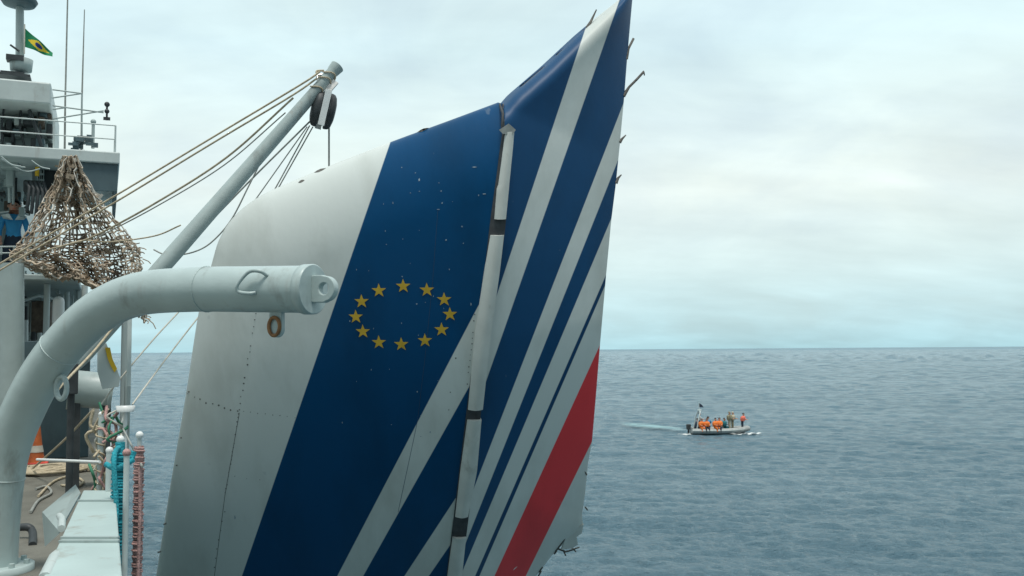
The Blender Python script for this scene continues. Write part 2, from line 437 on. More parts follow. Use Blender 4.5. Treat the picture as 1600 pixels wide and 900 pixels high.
mb = MB(); A = at_s(91, 492, 17.6); mb.tube([A + Z * .22, A - Z * .18], [0.09, 0.09], 12); mb.ball(A + Z * .22, .09); mb.build('white_canister', M['white'], shp)
# low wall in the passage, its shade and the dark doorway put into the paint
mb = MB()
mb.sbox(17.4, 17.5, -3.4, -0.35, 6.303, 8.2); mb.build('passage_shade_panel', M['teal'], shp, 0.01)
# capstan/winch drum in front of the passage
mb = MB()
A = at_s(108, 606, 13.4); B = at_s(176, 612, 13.4)
mb.tube([A, A + (B - A) * .08, A + (B - A) * .1, A + (B - A) * .9, A + (B - A) * .92, B], [.27, .27, .23, .23, .27, .27], 22)
mb.build('winch_drum', M['grey'], shp, 0.008)
mb = MB()
for P in (A + (B - A) * .15, A + (B - A) * .85):
    mb.box(Vector((P.x, P.y, (DECK + P.z - .1) / 2)), SN, SA, Z, .12, .3, P.z - .1 - DECK)
mb.build_each('winch_foot', M['dark'], shp)
# pale bulwark screen at the ship's side
mb = MB()
A = at_b(187, 470, 0.12)
pts = [at_b(204, 655, 0.22), at_b(205, 482, 0.22), at_b(186, 470, 0.22), at_b(180, 640, 0.22)]
s0, s1 = 12.6, 17.0
zt = 8.75
mb.prism([ship(s0 + .3, 0.16, 6.45), ship(s1, 0.16, 6.45), ship(s1, 0.16, zt + .2), ship(s0, 0.16, zt - .05), ship(s0 - .1, .16, 7.6)], -SN * 0.05)
mb.build('bulwark_screen', M['pale'], shp, 0.01)

# upper levels
mb = MB(); mb.sbox(23, 33, -12, -1.9, UP1 + .003, 12.4); mb.build('bridge_wall', M['grey'], shp)
mb = MB()
for k in range(5):
    mb.sbox(22.96, 22.995, -11 + k * 1.45, -9.95 + k * 1.45, 10.45, 11.05)
mb.build_each('bridge_window', M['glass'], shp)
W0, W1 = at_s(187, 256, 18.5), at_s(187, 238, 18.5)
WB = ship_b(W0)
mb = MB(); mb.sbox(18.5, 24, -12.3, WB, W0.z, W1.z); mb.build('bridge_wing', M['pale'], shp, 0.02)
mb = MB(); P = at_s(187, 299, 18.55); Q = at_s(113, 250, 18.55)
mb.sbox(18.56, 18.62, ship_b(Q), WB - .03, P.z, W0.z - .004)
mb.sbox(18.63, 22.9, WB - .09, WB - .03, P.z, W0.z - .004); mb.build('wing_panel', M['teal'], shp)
mb = MB()
for x in (66, 60): mb.pbox(x, 255, x + 3, 335, 19.5, .06)
for y in range(262, 335, 9): mb.pbox(60, y, 69, y + 2, 19.5, .04)
mb.build('ladder', M['pale'], shp)
mb = MB()
for (x0, y0, x1, y1, s, ds, k) in ((64, 258, 94, 305, 19.6, .5, 1), (36, 282, 62, 300, 19.2, .5, 1), (0, 238, 30, 262, 19, .4, 0), (8, 262, 22, 290, 19.2, .3, 0), (55, 305, 80, 330, 19, .5, 0)):
    mb.pbox(x0, y0, x1, y1, s, ds, k)
mb.build_each('bulkhead_locker', [M['grey'], M['dark']], shp, 0.03)
mb = MB()
for k in range(5):
    x = 40 + k * 7; mb.tube([at_s(x, 285, 18.8), at_s(x + 6, 292 + k * 3, 18.6), at_s(x + 2, 330 + k * 4, 18.7)], 0.03, 6)
mb.build_each('cable', M['dark'], shp)
mb = MB(); A = at_s(58, 268, 18.9); mb.tube([A + Z * .08, A - Z * .08], .035, 10); mb.build('signal_lamp', M['yellow'], shp)
# wing railing
mb = MB()
zr = W1.z
for b_, s_ in [(WB - .08, 18.6 + i * 1.3) for i in range(4)] + [(WB - .08 - i * 1.0, 18.6) for i in range(1, 5)]:
    mb.tube([ship(s_, b_, zr), ship(s_, b_, zr + .5)], 0.016, 6)
for h in (.25, .5):
    mb.tube([ship(22.5, WB - .08, zr + h), ship(18.6, WB - .08, zr + h)], 0.012, 6)
    mb.tube([ship(18.6, WB - .08, zr + h), ship(18.6, WB - 4.2, zr + h)], 0.012, 6)
mb.build('wing_railing', M['pale'], shp)
mb = MB(); A = at_s(132, 226, 19.2)
for k in range(26):
    q = A + Vector((random.uniform(-.17, .17), random.uniform(-.2, .2), random.uniform(-.16, .16)))
    mb.box(q, SN, SA, Z, random.uniform(.05, .16), .08, random.uniform(.03, .1))
mb.build('equipment_lump', M['teal'], shp)  # greenish lump of wing equipment made of scattered boxes
mb = MB(); A = at_s(145, 232, 19.2); mb.tube([A, A + Z * .5], .03, 8); mb.ball(A + Z * .5, .05); mb.build('lamp_post', M['grey'], shp)
# clutter deck between the wing and the hood
mb = MB(); mb.pbox(-60, 166, 84, 240, 20.2, 2.5); mb.build('pilot_house', M['grey'], shp, .03)
mb = MB()
for i in range(44):
    x = random.uniform(-8, 76); y = random.uniform(172, 226); w = random.uniform(4, 16); h = random.uniform(4, 18)
    mb.pbox(x, y, x + w, y + h, 20.1 - random.random() * .5, .3, random.choice((0, 1, 2, 3, 4, 0)))
for i in range(46):
    x = random.uniform(-6, 84); y = random.uniform(240, 330); w = random.uniform(2, 11); h = random.uniform(3, 16)
    mb.pbox(x, y, x + w, y + h, 22.8 - random.random() * 2.5, .12 + random.random() * .2, random.choice((0, 0, 1, 2, 3)))
for i in range(60):
    x = random.uniform(34, 140); y = random.uniform(416, 610); w = random.uniform(3, 14); h = random.uniform(4, 24)
    mb.pbox(x, y, x + w, y + h, 23.4 - random.random() * 4.0, .15, random.choice((0, 0, 1, 2, 3, 4)))
mb.build_each('fitting', [M['grey'], M['dark'], M['brown'], M['teal'], M['pale']], shp, .015)
mb = MB()
for i in range(3):
    x = 6 + i * 27; mb.tube([at_s(x, 168, 19.7), at_s(x + random.uniform(-4, 6), 200, 19.6), at_s(x + random.uniform(-3, 8), 236, 19.7)], .02, 6)
mb.tube([at_s(46, 172, 19.5), at_s(66, 232, 19.4)], .035, 8)
mb.build_each('conduit', M['dark'], shp)
H0 = at_s(79, 163, 19); H1 = at_s(79, 129, 19)
mb = MB(); mb.sbox(19, 22.5, -12, ship_b(H0), H0.z, H1.z); mb.build('hood', M['pale'], shp, .03)
mb = MB()
for i in range(14):
    x = random.uniform(0, 84); y = random.uniform(258, 280); s_ = random.uniform(19.2, 22); l_ = random.uniform(20, 60)
    mb.tube([at_s(x, y, s_), at_s(x + random.uniform(-2, 2), y + l_, s_)], random.uniform(.018, .045), 8, mi=random.choice((0, 0, 1, 2)))
for i in range(12):
    x = random.uniform(36, 135); y = random.uniform(416, 470); s_ = random.uniform(19, 23); l_ = random.uniform(40, 130)
    mb.tube([at_s(x, y, s_), at_s(x + random.uniform(-2, 2), y + l_, s_)], random.uniform(.02, .05), 8, mi=random.choice((0, 0, 1, 2)))
mb.build_each('pipe', [M['grey'], M['dark'], M['pale']], shp)
mb = MB()
for y in (396, 386): mb.tube([at_s(-40, y, 17.15), at_s(58, y - 1, 17.15)], .014, 6)
for x in (2, 22, 42, 58): mb.tube([at_s(x, 386, 17.15), at_s(x, 398, 17.15)], .016, 6)
mb.build('upper_deck_railing', M['grey'], shp)
mb = MB()
for i in range(4):
    x = random.uniform(0, 70); a_ = at_s(x, random.uniform(238, 262), 18.45); b_ = at_s(x + random.uniform(20, 60), random.uniform(240, 268), 18.4)
    mb.tube(spline([a_, (a_ + b_) / 2 - Z * random.uniform(.03, .08), b_]), .012, 5)
mb.build_each('cable', M['grey'], shp)
# mast, radar, antennas
mb = MB()
MA = at_s(31, 118, 20.5); MTOP = at_s(31, -140, 20.5)
mb.tube([Vector((MA.x, MA.y, 12.3)), MA, MTOP], [.1, .08, .06], 16)
mast = mb.build('mast', M['grey'], shp)
mb = MB(); P = at_s(30, 6, 20.5); mb.tube([P + Z * .13, P + Z * .05, P - Z * .03, P - Z * .07], [.29, .33, .28, .1], 26); mb.build('radar_disc', M['teal'], mast)
mb = MB(); P = at_s(33, 103, 20.4); mb.tube([P + Z * .16, P + Z * .12, P - Z * .1, P - Z * .12], [.1, .21, .19, .1], 20); mb.build('radar_drum', M['grey'], mast)
mb = MB(); P = at_s(24, 92, 20.3); mb.box(P, SN, SA, Z, .3, .25, .1); P2 = at_s(20, 121, 20.3); mb.box(P2, SN, SA, Z, .62, .5, .05); mb.box(P2 + Z * .06, SN, SA, Z, .4, .3, .04)
mb.tube([at_s(16, 70, 20.4), at_s(30, 80, 20.4)], .02, 6); mb.build('mast_platform', M['dark'], mast)
for (x0, y0, y1, lean) in ((101, 214, -60, 6), (127, 214, 15, 5)):
    mb = MB(); mb.tube([at_s(x0, y0 + 25, 19.5), at_s(x0 + 1, y0 - 60, 19.5), at_s(x0 + lean, y1, 19.5)], [.02, .017, .009 if x0 > 110 else .013], 8)
    mb.build('whip_antenna', M['wire'], shp)
mb = MB()
for (a, b) in (((82, 140), (128, 146)), ((82, 153), (128, 146)), ((82, 165), (162, 176)), ((82, 186), (162, 173)), ((82, 171), (104, 168)), ((128, 146), (128, 214))):
    mb.tube([at_s(*a, 19.3), at_s(*b, 19.3)], .014, 6)
mb.build('yardarm', M['grey'], shp)
mb = MB(); A = at_s(167, 178, 19.3); mb.tube([A - Z * .12, A + Z * .2], .02, 8); mb.ball(A + Z * .18, .05); mb.ball(A + Z * .05, .045); mb.box(A - Z * .09, SN, SA, Z, .12, .06, .05); mb.build('masthead_light', M['dark'], shp)

# flag on the halyard
FP = at_s(39, 44, 20.3)
fu = SN * 0.72 + SA * 0.3; fu.normalize()
fl = thing('flag', at_s(39, 76, 20.3), 'green flag with a yellow diamond flying from the mast', 'flag')
def flag_pt(u_, v_):                     # u along the fly, v down the hoist
    drop = 0.36 * u_ + .0 * v_
    w_ = 0.045 * math.sin(u_ * 9 + v_ * 2) * (0.3 + u_)
    return FP + fu * (u_ * 0.52) - Z * (v_ * 0.36 * (1 - .72 * u_) + drop) + SA * w_
mb = MB(); n_ = 18; m_ = 12
def in_flag(u_, v_):
    d = abs(u_ - .5) / .40 + abs(v_ - .5) / .38
    if math.hypot((u_ - .5) * 1.45, v_ - .5) < .19: return 2
    return 1 if d < 1 else 0
n_, m_ = 48, 34
vs = [flag_pt(i / n_, j / m_) for j in range(m_ + 1) for i in range(n_ + 1)]
for j in range(m_):
    for i in range(n_):
        a = j * (n_ + 1) + i
        mb.f.append([a, a + 1, a + n_ + 2, a + n_ + 1]); mb.m.append(in_flag((i + .5) / n_, (j + .5) / m_)); mb.sm.append(True)
mb.v = vs
mb.build('flag_cloth', [M['flaggreen'], M['flagyellow'], M['flagblue']], fl)
mb = MB(); mb.tube([at_s(38.5, 38, 20.3), at_s(38, 84, 20.3)], .012, 6); mb.build('hoist_line', M['line'], fl)

# ------------------------------------------------------------------ the curved davit in the foreground
base = at_z(-6, 893, DECK)
tipd = at_depth(480, 452, 6.45)
hd = Vector((tipd.x - base.x, tipd.y - base.y, 0)).normalized()
dn = Vector((-hd.y, hd.x, 0))
if dn.y > 0: dn = -dn                    # towards the camera
dav = thing('davit', base, 'thick grey goose-neck pipe davit with eye plate in the foreground', 'davit')
cl = [(-8, 893), (-4, 820), (2, 760), (12, 705), (33, 648), (64, 588), (105, 533), (155, 487), (215, 460), (300, 452.5), (400, 452), (486, 452)]
path = spline([on_plane(x, y, base, dn) for x, y in cl], 8)
mb = MB(); mb.tube(path, 0.160, 40); mb.build('pipe', M['davit'], dav)
ctr = path[-1]; ax = (path[-1] - path[-6]).normalized(); ax = Vector((hd.x, hd.y, ax.z * 0.2)).normalized()
mb = MB()
mb.tube([ctr - ax * .05, ctr - ax * .045, ctr + ax * .018, ctr + ax * .024], [.160, .170, .170, .163], 44)
mb.build('end_cap', M['davit'], dav)
for k_ in (18, 46, 74):                    # weld beads where the pipe lengths join
    a_ = path[k_]; t_ = (path[k_ + 1] - path[k_ - 1]).normalized(); e1 = t_.cross(dn).normalized(); e2 = e1.cross(t_)
    mb = MB(); mb.tube([a_ + (e1 * math.cos(q) + e2 * math.sin(q)) * (.160 + .0015 * math.sin(q * 40)) for q in np.linspace(0, 2 * math.pi, 121)[:-1]], .0055, 6, closed=True)
    mb.build('weld_seam', M['davit'], dav)
upv = Z
mb = MB(); # eye plate: rounded tongue with a hole, standing on the cap
pr = []
q0 = ctr + ax * .02
NO = 40
outer = []
for k in range(NO):
    th = 2 * math.pi * k / NO
    c_, s_ = math.cos(th), math.sin(th)
    x_ = .10 + .085 * c_ if c_ > 0 else max(0.0, .10 + .14 * c_)
    y_ = .085 * s_ if c_ > 0 else (.085 * (1 if s_ > 0 else -1) * min(1, abs(s_) * 1.35) * 1.08)
    outer.append((x_, y_))
inner = [(.10 + .04 * math.cos(2 * math.pi * k / NO), .04 * math.sin(2 * math.pi * k / NO)) for k in range(NO)]
th_ = .028
vs = []
for ring in (outer, inner):
    for sgn in (1, -1):
        vs += [q0 + ax * x_ + upv * y_ + dn * th_ * sgn for x_, y_ in ring]
fs = []
for k in range(NO):
    k2 = (k + 1) % NO
    fs += [(k, k2, 2 * NO + k2, 2 * NO + k), (NO + k, 3 * NO + k, 3 * NO + k2, NO + k2), (k, NO + k, NO + k2, k2), (2 * NO + k, 2 * NO + k2, 3 * NO + k2, 3 * NO + k)]
mb.add(vs, fs); mb.build('eye_plate', M['davit'], dav, .006)
def pipe_pt(px): # the point of the arm axis seen at this column
    return min(path, key=lambda q: abs(((CR.transposed() @ (q - EYE)).x / -(CR.transposed() @ (q - EYE)).z) * FPX + 800 - px))
P = pipe_pt(418); r_ = .160
def onpipe(off, ang): return P + ax * off + (dn * math.cos(ang) + Z * math.sin(ang)) * r_
def onout(off, ang, h): return P + ax * off + (dn * math.cos(ang) + Z * math.sin(ang)) * (r_ + h)
mb = MB(); mb.tube(spline([onpipe(.08, .55), onout(.05, .55, .05), onout(-.03, .5, .06), onout(-.1, .1, .06), onout(-.1, -.12, .05), onout(-.03, -.2, .03), onpipe(.0, -.2)], 6), .013, 10)
mb.build('cleat_handle', M['davit'], dav)
P = pipe_pt(438)
mb = MB(); q0 = P - Z * .155
lug = [(-.05, .03), (-.055, -.1)] + [(.055 * math.cos(a), -.12 + .055 * math.sin(a)) for a in np.linspace(math.pi, 2 * math.pi, 12)] + [(.055, -.1), (.05, .03)]
mb.prism([q0 + ax * x_ + Z * y_ + dn * .02 for x_, y_ in lug], -dn * .04); mb.build('hanging_lug', M['davit'], dav, .006)
mb = MB(); c_ = q0 - Z * .10 + dn * .03 - ax * .0; mb.tube([c_ + ax * .045 * math.cos(a) + Z * .062 * math.sin(a) for a in np.linspace(0, 6.283, 25)[:-1]], .013, 8, closed=True); mb.build('shackle', M['rust'], dav)
mb = MB(); mb.tube([base + Z * .001, base + Z * .05, base + Z * .052], [.27, .27, .25], 36)
for k in range(8):
    a = k * math.pi / 4 + .2; q = base + Vector((math.cos(a), math.sin(a), 0)) * .22; mb.tube([q + Z * .05, q + Z * .085], .022, 6, smooth=False)
mb.build('base_flange', M['davit'], dav)
P = min(path, key=lambda q: abs(q.z - (on_plane(80, 605, base, dn)).z))
mb = MB(); c_ = on_plane(96, 606, base + dn * .02, dn); mb.tube([c_ + hd * .055 * math.cos(a) + Z * .085 * math.sin(a) for a in np.linspace(0, 6.283, 25)[:-1]], .02, 8, closed=True); mb.build('pad_eye', M['davit'], dav)

# ------------------------------------------------------------------ derrick boom, block and ropes
foot = at_s(112, 578, 12.2); btip = at_depth(527, 104, 12.7)
bm_ = thing('derrick_boom', foot, 'slender grey derrick boom slanting up from the ship over the wreckage', 'boom')
bd = (btip - foot).normalized()
bn = bd.cross(Vector((0, 1, 0))).normalized()
if bn.z < 0: bn = -bn
Lb = (btip - foot).length
mb = MB(); mb.tube([foot, foot + bd * .2, foot + bd * Lb * .35, foot + bd * Lb * .6, foot + bd * (Lb - .12), foot + bd * (Lb - .1), btip], [.06, .085, .10, .093, .075, .082, .095], 22); mb.build('boom_tube', M['grey'], bm_)
mb = MB(); q = btip - bd * .28
mb.box(q - bn * .1, bd, bn.cross(bd), bn, .16, .03, .12)
mb.tube([q + bn * .07 - bd * .05, q + bn * .13, q + bn * .07 + bd * .06], .022, 8); mb.build('head_fitting', M['steel'], bm_)
mb = MB()
for off in (-.18, .0, .1):
    c_ = q + bd * off
    mb.tube([c_ + (bn * math.cos(a) + bn.cross(bd) * math.sin(a)) * .092 + bd * .03 * math.sin(a * 2) for a in np.linspace(0, 6.283, 18)[:-1]], .010, 6, closed=True)
mb.tube(spline([q + bn * .1, q + bn * .17 + bd * .05, q + bn * .1 + bd * .12]), .014, 6)
mb.build_each('rope_lashing', M['rope'], bm_)
mb = MB(); mb.box(foot - Z * .1, SN, SA, Z, .14, .18, .35); mb.tube([Vector((foot.x, foot.y, DECK + .002)), foot - Z * .2], .04, 14)
mb.build('heel_post', M['dark'], bm_, .01)

BY = 12.62
bc = at_depth(505, 172, BY)
blk = thing('hoist_block', at_depth(505, 204, BY), 'dark hoist block with two cheeks hanging under the boom tip', 'pulley block')
ba = (at_depth(514, 140, BY) - at_depth(499, 205, BY)).normalized()      # long axis
bs = ba.cross(Vector((0, 1, 0))).normalized()
face = (Vector((-.95, -.32, .0)) ).normalized(); face = (face - ba * face.dot(ba)).normalized()
side = ba.cross(face).normalized()
if side.y > 0: side = -side              # the edge of the block turned to the camera
for sg in (-1, 1):
    mb = MB(); o_ = bc + face * .062 * sg
    ring = [(math.cos(a) * .165, math.sin(a) * .245) for a in np.linspace(0, 6.283, 33)[:-1]]
    mb.prism([o_ + side * x_ + ba * y_ - face * .016 for x_, y_ in ring], face * .032)
    dome = [(1.0, .0), (.97, .035), (.82, .062), (.5, .08), (.15, .086)]
    vs = [o_ + (side * x_ + ba * y_) * k_ + face * (.014 + z_) * sg for k_, z_ in dome for x_, y_ in ring]; nq = len(ring)
    mb.add(vs, [(i * nq + k, i * nq + (k + 1) % nq, (i + 1) * nq + (k + 1) % nq, (i + 1) * nq + k) for i in range(4) for k in range(nq)] + [tuple(range(4 * nq, 5 * nq))], 0, True)
    mb.build('cheek', M['dark'], blk, .01)
mb = MB(); mb.tube([bc - face * .044, bc + face * .044], .15, 24); mb.build('sheave', M['steel'], blk)
mb = MB(); mb.box(bc + side * .165, ba, side, face, .47, .016, .085); mb.box(bc - side * .165, ba, side, face, .47, .016, .085)
mb.box(bc + ba * .245, side, ba, face, .34, .02, .085); mb.build('strap', M['white'], blk, .004)
mb = MB()
for i, d_ in enumerate((.27, .345)):
    c_ = bc + ba * d_; w_ = face if i % 2 else side
    mb.tube([c_ + ba * .055 * math.sin(a) + w_ * .035 * math.cos(a) for a in np.linspace(0, 6.283, 17)[:-1]], .013, 6, closed=True)
mb.tube([bc + ba * .40, btip - bd * .12 - bn * .06], .022, 8)
mb.build('shackle', M['steel'], blk)

def rope(label, pts, r=.013, m_='rope', n=10, name='rope', cat='rope', group='ropes of the derrick', sm=True):
    """pts: (px, py, depth) measured where the rope hangs"""
    P = [at_depth(*q) for q in pts]
    mb = MB(); mb.tube(spline(P, n) if sm else P, r, 7); o = mb.build(name, M[m_]); return tag(o, label, cat, group)
rope('upper of two tan topping ropes from the boom tip to the ship', [(500, 112, 12.5), (467, 134, 12.5), (330, 216, 12.9), (180, 306, 13.2), (0, 412, 13.2), (-70, 455, 13.2)], .013)
rope('lower of two tan topping ropes from the boom tip, just under its twin', [(496, 122, 12.5), (452, 152, 12.5), (330, 225, 12.9), (180, 316, 13.2), (0, 422, 13.2), (-70, 466, 13.2)], .013)
rope('brown guy rope from below the boom tip to the net', [(458, 153, 12.5), (354, 246, 12.9), (240, 319, 13.2), (147, 369, 13.4), (110, 381, 13.6), (61, 394, 13.8)], .014)
rope('thin grey rope running close under the brown guy rope', [(446, 176, 12.5), (350, 258, 12.9), (240, 325, 13.2), (150, 372, 13.5)], .009, 'wire')
rope('short slack rope looping from the lower boom across the net', [(282, 352, 12.3), (240, 369, 12.8), (171, 378, 13.3), (127, 376, 13.6), (90, 388, 13.7)], .010)
rope('long straight grey wire from the hoist block down to the boom foot', [(484, 190, 12.6), (403, 270, 12.6), (330, 345, 12.5), (262, 418, 12.4), (200, 488, 12.3), (140, 560, 12.2)], .012, 'wire')
rope('wire from the hoist block ending behind the white wreckage, left of a pair', [(480, 198, 12.65), (407, 301, 12.65), (392, 322, 12.65)], .008, 'wire')
rope('left strand of the close pair falling from block behind the wreckage', [(484, 196, 12.68), (436, 284, 12.68), (425, 303, 12.68)], .009, 'wire')
rope('right strand of the close pair falling from block behind the wreckage', [(489, 198, 12.68), (441, 283, 12.68), (430, 303, 12.68)], .009, 'wire')
rope('hoist wire hanging straight down from the block onto the wreckage', [(514, 188, 12.66), (514, 222, 12.66), (514, 300, 12.66)], .013, 'wire')
rope('slack bight of rope drooping from mid boom in a deep curve', [(420, 230, 12.5), (405, 258, 12.5), (388, 292, 12.5), (361, 344, 12.5), (331, 378, 12.5), (305, 393, 12.5), (274, 399, 12.5), (255, 397, 12.4), (240, 390, 12.4)], .010, 'wire')
rope('rope lying close along the underside of the boom', [(410, 238, 12.55), (350, 299, 12.45), (300, 355, 12.4)], .010)
rope('tag line from the wreckage past the davit to the rail', [(352, 404, 12.9), (283, 483, 12.4), (240, 530, 12.0), (187, 593, 11.6), (158, 632, 11.4)], .010, 'line')
rope('second tag line outboard of the first, ending at the rail top', [(350, 450, 12.9), (313, 492, 12.4), (260, 560, 12.0), (207, 632, 11.0)], .010, 'line')
rope('tan rope slanting from the rail bundle to the deck', [(146, 640, 10.6), (100, 688, 11.8), (52, 731, 13.4)], .014, 'rope')
rope('rope passing beneath the davit towards the winch', [(192, 492, 11.0), (150, 545, 10.6), (104, 594, 9.8), (70, 632, 9.4)], .014, 'rope')

# ------------------------------------------------------------------ camouflage net hung below the bridge wing
Lc = [(98, 246), (84, 285), (62, 330), (30, 378), (14, 404)]
Rc = [(118, 246), (140, 288), (164, 325), (200, 368), (216, 392)]
L2 = [(14, 404), (52, 418), (80, 432), (108, 428), (150, 447)]
R2 = [(216, 392), (219, 420), (216, 452), (222, 480), (228, 506)]
def poly_at(Pl, t):
    k = min(int(t * (len(Pl) - 1)), len(Pl) - 2); f = t * (len(Pl) - 1) - k
    return Pl[k][0] * (1 - f) + Pl[k + 1][0] * f, Pl[k][1] * (1 - f) + Pl[k + 1][1] * f
LL = Lc + L2[1:]; RR = Rc + R2[1:]
def net_pt(u_, v_, layer):
    a = poly_at(LL, v_); b = poly_at(RR, v_)
    x = a[0] * (1 - u_) + b[0] * u_; y = a[1] * (1 - u_) + b[1] * u_
    y += 5 * math.sin(u_ * 9 + v_ * 3) * v_
    s = 16.5 + layer * .22 + .22 * math.sin(u_ * 24 + v_ * 3 + layer) + .10 * math.sin(u_ * 51 + v_ * 9) - 0.5 * v_
    P = at_s(x, y, s)
    return P + Vector((random.gauss(0, .016), random.gauss(0, .016), random.gauss(0, .016)))
mb = MB(); nu, nv = 26, 42
for layer in range(2):
    G = [[net_pt(i / nu, j / nv, layer) for i in range(nu + 1)] for j in range(nv + 1)]
    for j in range(nv + 1):
        for i in range(nu + 1):
            if i < nu and random.random() > .12: mb.tube([G[j][i], G[j][i + 1]], random.uniform(.006, .015), 4, cap=False, mi=random.choice((0, 0, 1)))
            if j < nv and random.random() > .08: mb.tube([G[j][i], G[j + 1][i]], random.uniform(.006, .016), 4, cap=False, mi=random.choice((0, 0, 1, 2)))
for k in range(420):                    # strips of garnish cloth woven into the mesh
    P = net_pt(random.random(), random.random(), random.choice((0, 1)))
    a = Vector((random.gauss(0, 1), random.gauss(0, 1), random.gauss(0, 1))).normalized() * random.uniform(.03, .075); b = a.cross(Vector((random.random(), random.random(), random.random()))).normalized() * random.uniform(.015, .04)
    mb.add([P - a - b, P + a - b, P + a + b, P - a + b], [(0, 1, 2, 3)], random.choice((0, 0, 0, 1, 1, 2)))
M['net2'] = mat('net_dark_cord', (0.28, 0.22, 0.16), 0.9, var=0.3)  # darker brown cord mixed at random through the net
M['net3'] = mat('net_pale_cord', (0.62, 0.60, 0.54), 0.9, var=0.3)
for k in range(90):                      # loose ends along the right edge and the bottom hem
    P = net_pt(random.uniform(.93, 1.02), random.uniform(.45, 1.0), 0)
    q = P + Vector((random.gauss(.05, .05), random.gauss(0, .05), random.gauss(-.08, .06)))
    mb.tube([P, (P + q) / 2 + Vector((.03, 0, 0)), q], .008, 4)
net = mb.build('camouflage_net', [M['net'], M['net2'], M['net3']])
tag(net, 'bunched tan and brown camouflage net draped from the bridge wing', 'net')

# ------------------------------------------------------------------ rail, locker and deck gear
def stanchion(px, py, Y, dx, label, m_post, r, ball_m, wraps, wrap_m, ln=1.1, group='stanchions of the ship rail'):
    top = at_depth(px, py, Y); bot = Vector((top.x, top.y, max(top.z - ln, DECK + .1)))
    t_ = thing('rail_stanchion', bot, label, 'stanchion', group)
    mb = MB(); mb.tube([bot, top], r, 12); mb.build('post', M[m_post], t_)
    mb = MB(); mb.ball(top + Z * .018, .026); mb.build('ball_top', M[ball_m], t_)
    if wraps:
        mb = MB(); P = []
        n = wraps * 12
        for i in range(n + 1):
            a = i / n * wraps * 6.283 + 1.6 * math.sin(i * .045) + .7 * math.sin(i * .21); z = top.z - .06 - (top.z - bot.z - .12) * i / n
            P.append(Vector((top.x, top.y, z)) + Vector((math.cos(a), math.sin(a), 0)) * (r + .007 + .008 * abs(math.sin(i * .083)) + .003 * math.sin(i * .37)))
        mb.tube(P, .009, 6); mb.build('rope_wrapping', M[wrap_m], t_)
    return t_, top, bot
st1, T1, B1 = stanchion(188, 691, 6.25, 0, 'rail stanchion wrapped in bright cyan rope beside the locker', 'cyan', .030, 'white', 46, 'cyan')
st2, T2, B2 = stanchion(218, 684, 6.55, 0, 'outermost rail stanchion wrapped in faded pink rope', 'pale', .014, 'white', 60, 'pink')
st3, T3, B3 = stanchion(198, 712, 6.05, 0, 'short stanchion with a pinkish ball just right of the cyan one', 'pale', .018, 'pink', 0, 'pink')
st4, T4, B4 = stanchion(171, 708, 6.6, 0, 'pale bare stanchion with white ball left of the cyan one', 'pale', .022, 'white', 0, 'pink')
st5, T5, B5 = stanchion(158, 650, 9.6, 0, 'farther stanchion hung with tan and green rope bundles', 'pale', .028, 'white', 10, 'rope')
mb = MB()
mb.tube(spline([T1 - Z * .02, T1 + Vector((.01, -.12, -.1)), T1 + Vector((.06, -.2, -.5)), T1 + Vector((.1, -.6, -1.0))]), .016, 7)
mb.tube(spline([T1 + Vector((-.05, 0, -.1)), T1 + Vector((.05, .0, -.13)), T1 + Vector((.08, .02, -.06))]), .022, 7)
mb.tube(spline([T1 + Vector((-.09, 0, -.14)), T1 + Vector((0, -.05, -.16)), T1 + Vector((.09, 0, -.11))]), .018, 7)
tag(mb.build('rope_tail', M['cyan']), 'loose cyan rope tail knotted at the cyan stanchion top', 'rope')
mb = MB(); mb.tube(spline([T2 - Z * .03, T2 + Vector((.03, -.05, -.4)), T2 + Vector((.05, -.12, -1.0))]), .011, 7)
tag(mb.build('rope_tail', M['pink']), 'pinkish rope tail hanging down beside the outermost stanchion', 'rope')
mb = MB()
for k in range(16):
    c_ = T5 + Vector((random.uniform(-.14, .16), random.uniform(-.1, .2), random.uniform(-.5, .1)))
    P = [c_ + Vector((random.gauss(0, .05), random.gauss(0, .05), -.1 * q + random.gauss(0, .03))) for q in range(5)]
    mb.tube(spline(P, 4), random.uniform(.012, .02), 6, mi=random.choice((0, 0, 1, 2, 3)))
tag(mb.build('rope_bundle', [M['rope'], M['line'], M['green'], M['pink']]), 'tangled bundle of tan and pale ropes on the rail', 'rope bundle')
mb = MB()
for k in range(7):
    c_ = at_depth(178 + random.uniform(-6, 6), 655 + random.uniform(-10, 14), 9.0)
    P = [c_ + Vector((random.gauss(0, .05), random.gauss(0, .05), -.05 * q + random.gauss(0, .03))) for q in range(5)]
    mb.tube(spline(P, 4), random.uniform(.010, .016), 6, mi=random.choice((0, 1, 2)))
tag(mb.build('rope_bundle', [M['pink'], M['green'], M['line']]), 'smaller knot of pink and green rope right of the tan bundle', 'rope bundle')
mb = MB(); P = at_depth(196, 640, 9.0); mb.tube([P + Z * .03, P + Z * .035, P - Z * .02], [.02, .085, .075], 16); mb.tube([P - Z * .02, P - Z * .9], .02, 8)
tag(mb.build('mushroom_vent', M['white']), 'white flat-topped fitting on a post at the rail', 'fitting')
mb = MB(); mb.tube([at_depth(58, 718, 9.6), at_depth(110, 720, 9.0), at_depth(156, 722, 8.6)], .013, 8)
tag(mb.build('guard_cable', M['white']), 'white guard cable stretched low between davit and rail', 'cable')
for h in (.35, .7, 1.02):
    pass
mb = MB(); mb.tube([ship(6.9, .1, DECK + .95), ship(10.2, .02, DECK + 1.0), ship(12.5, .1, DECK + 1.0)], .009, 6)
tag(mb.build('guard_wire', M['wire']), 'thin guard wire along the rail top', 'cable')

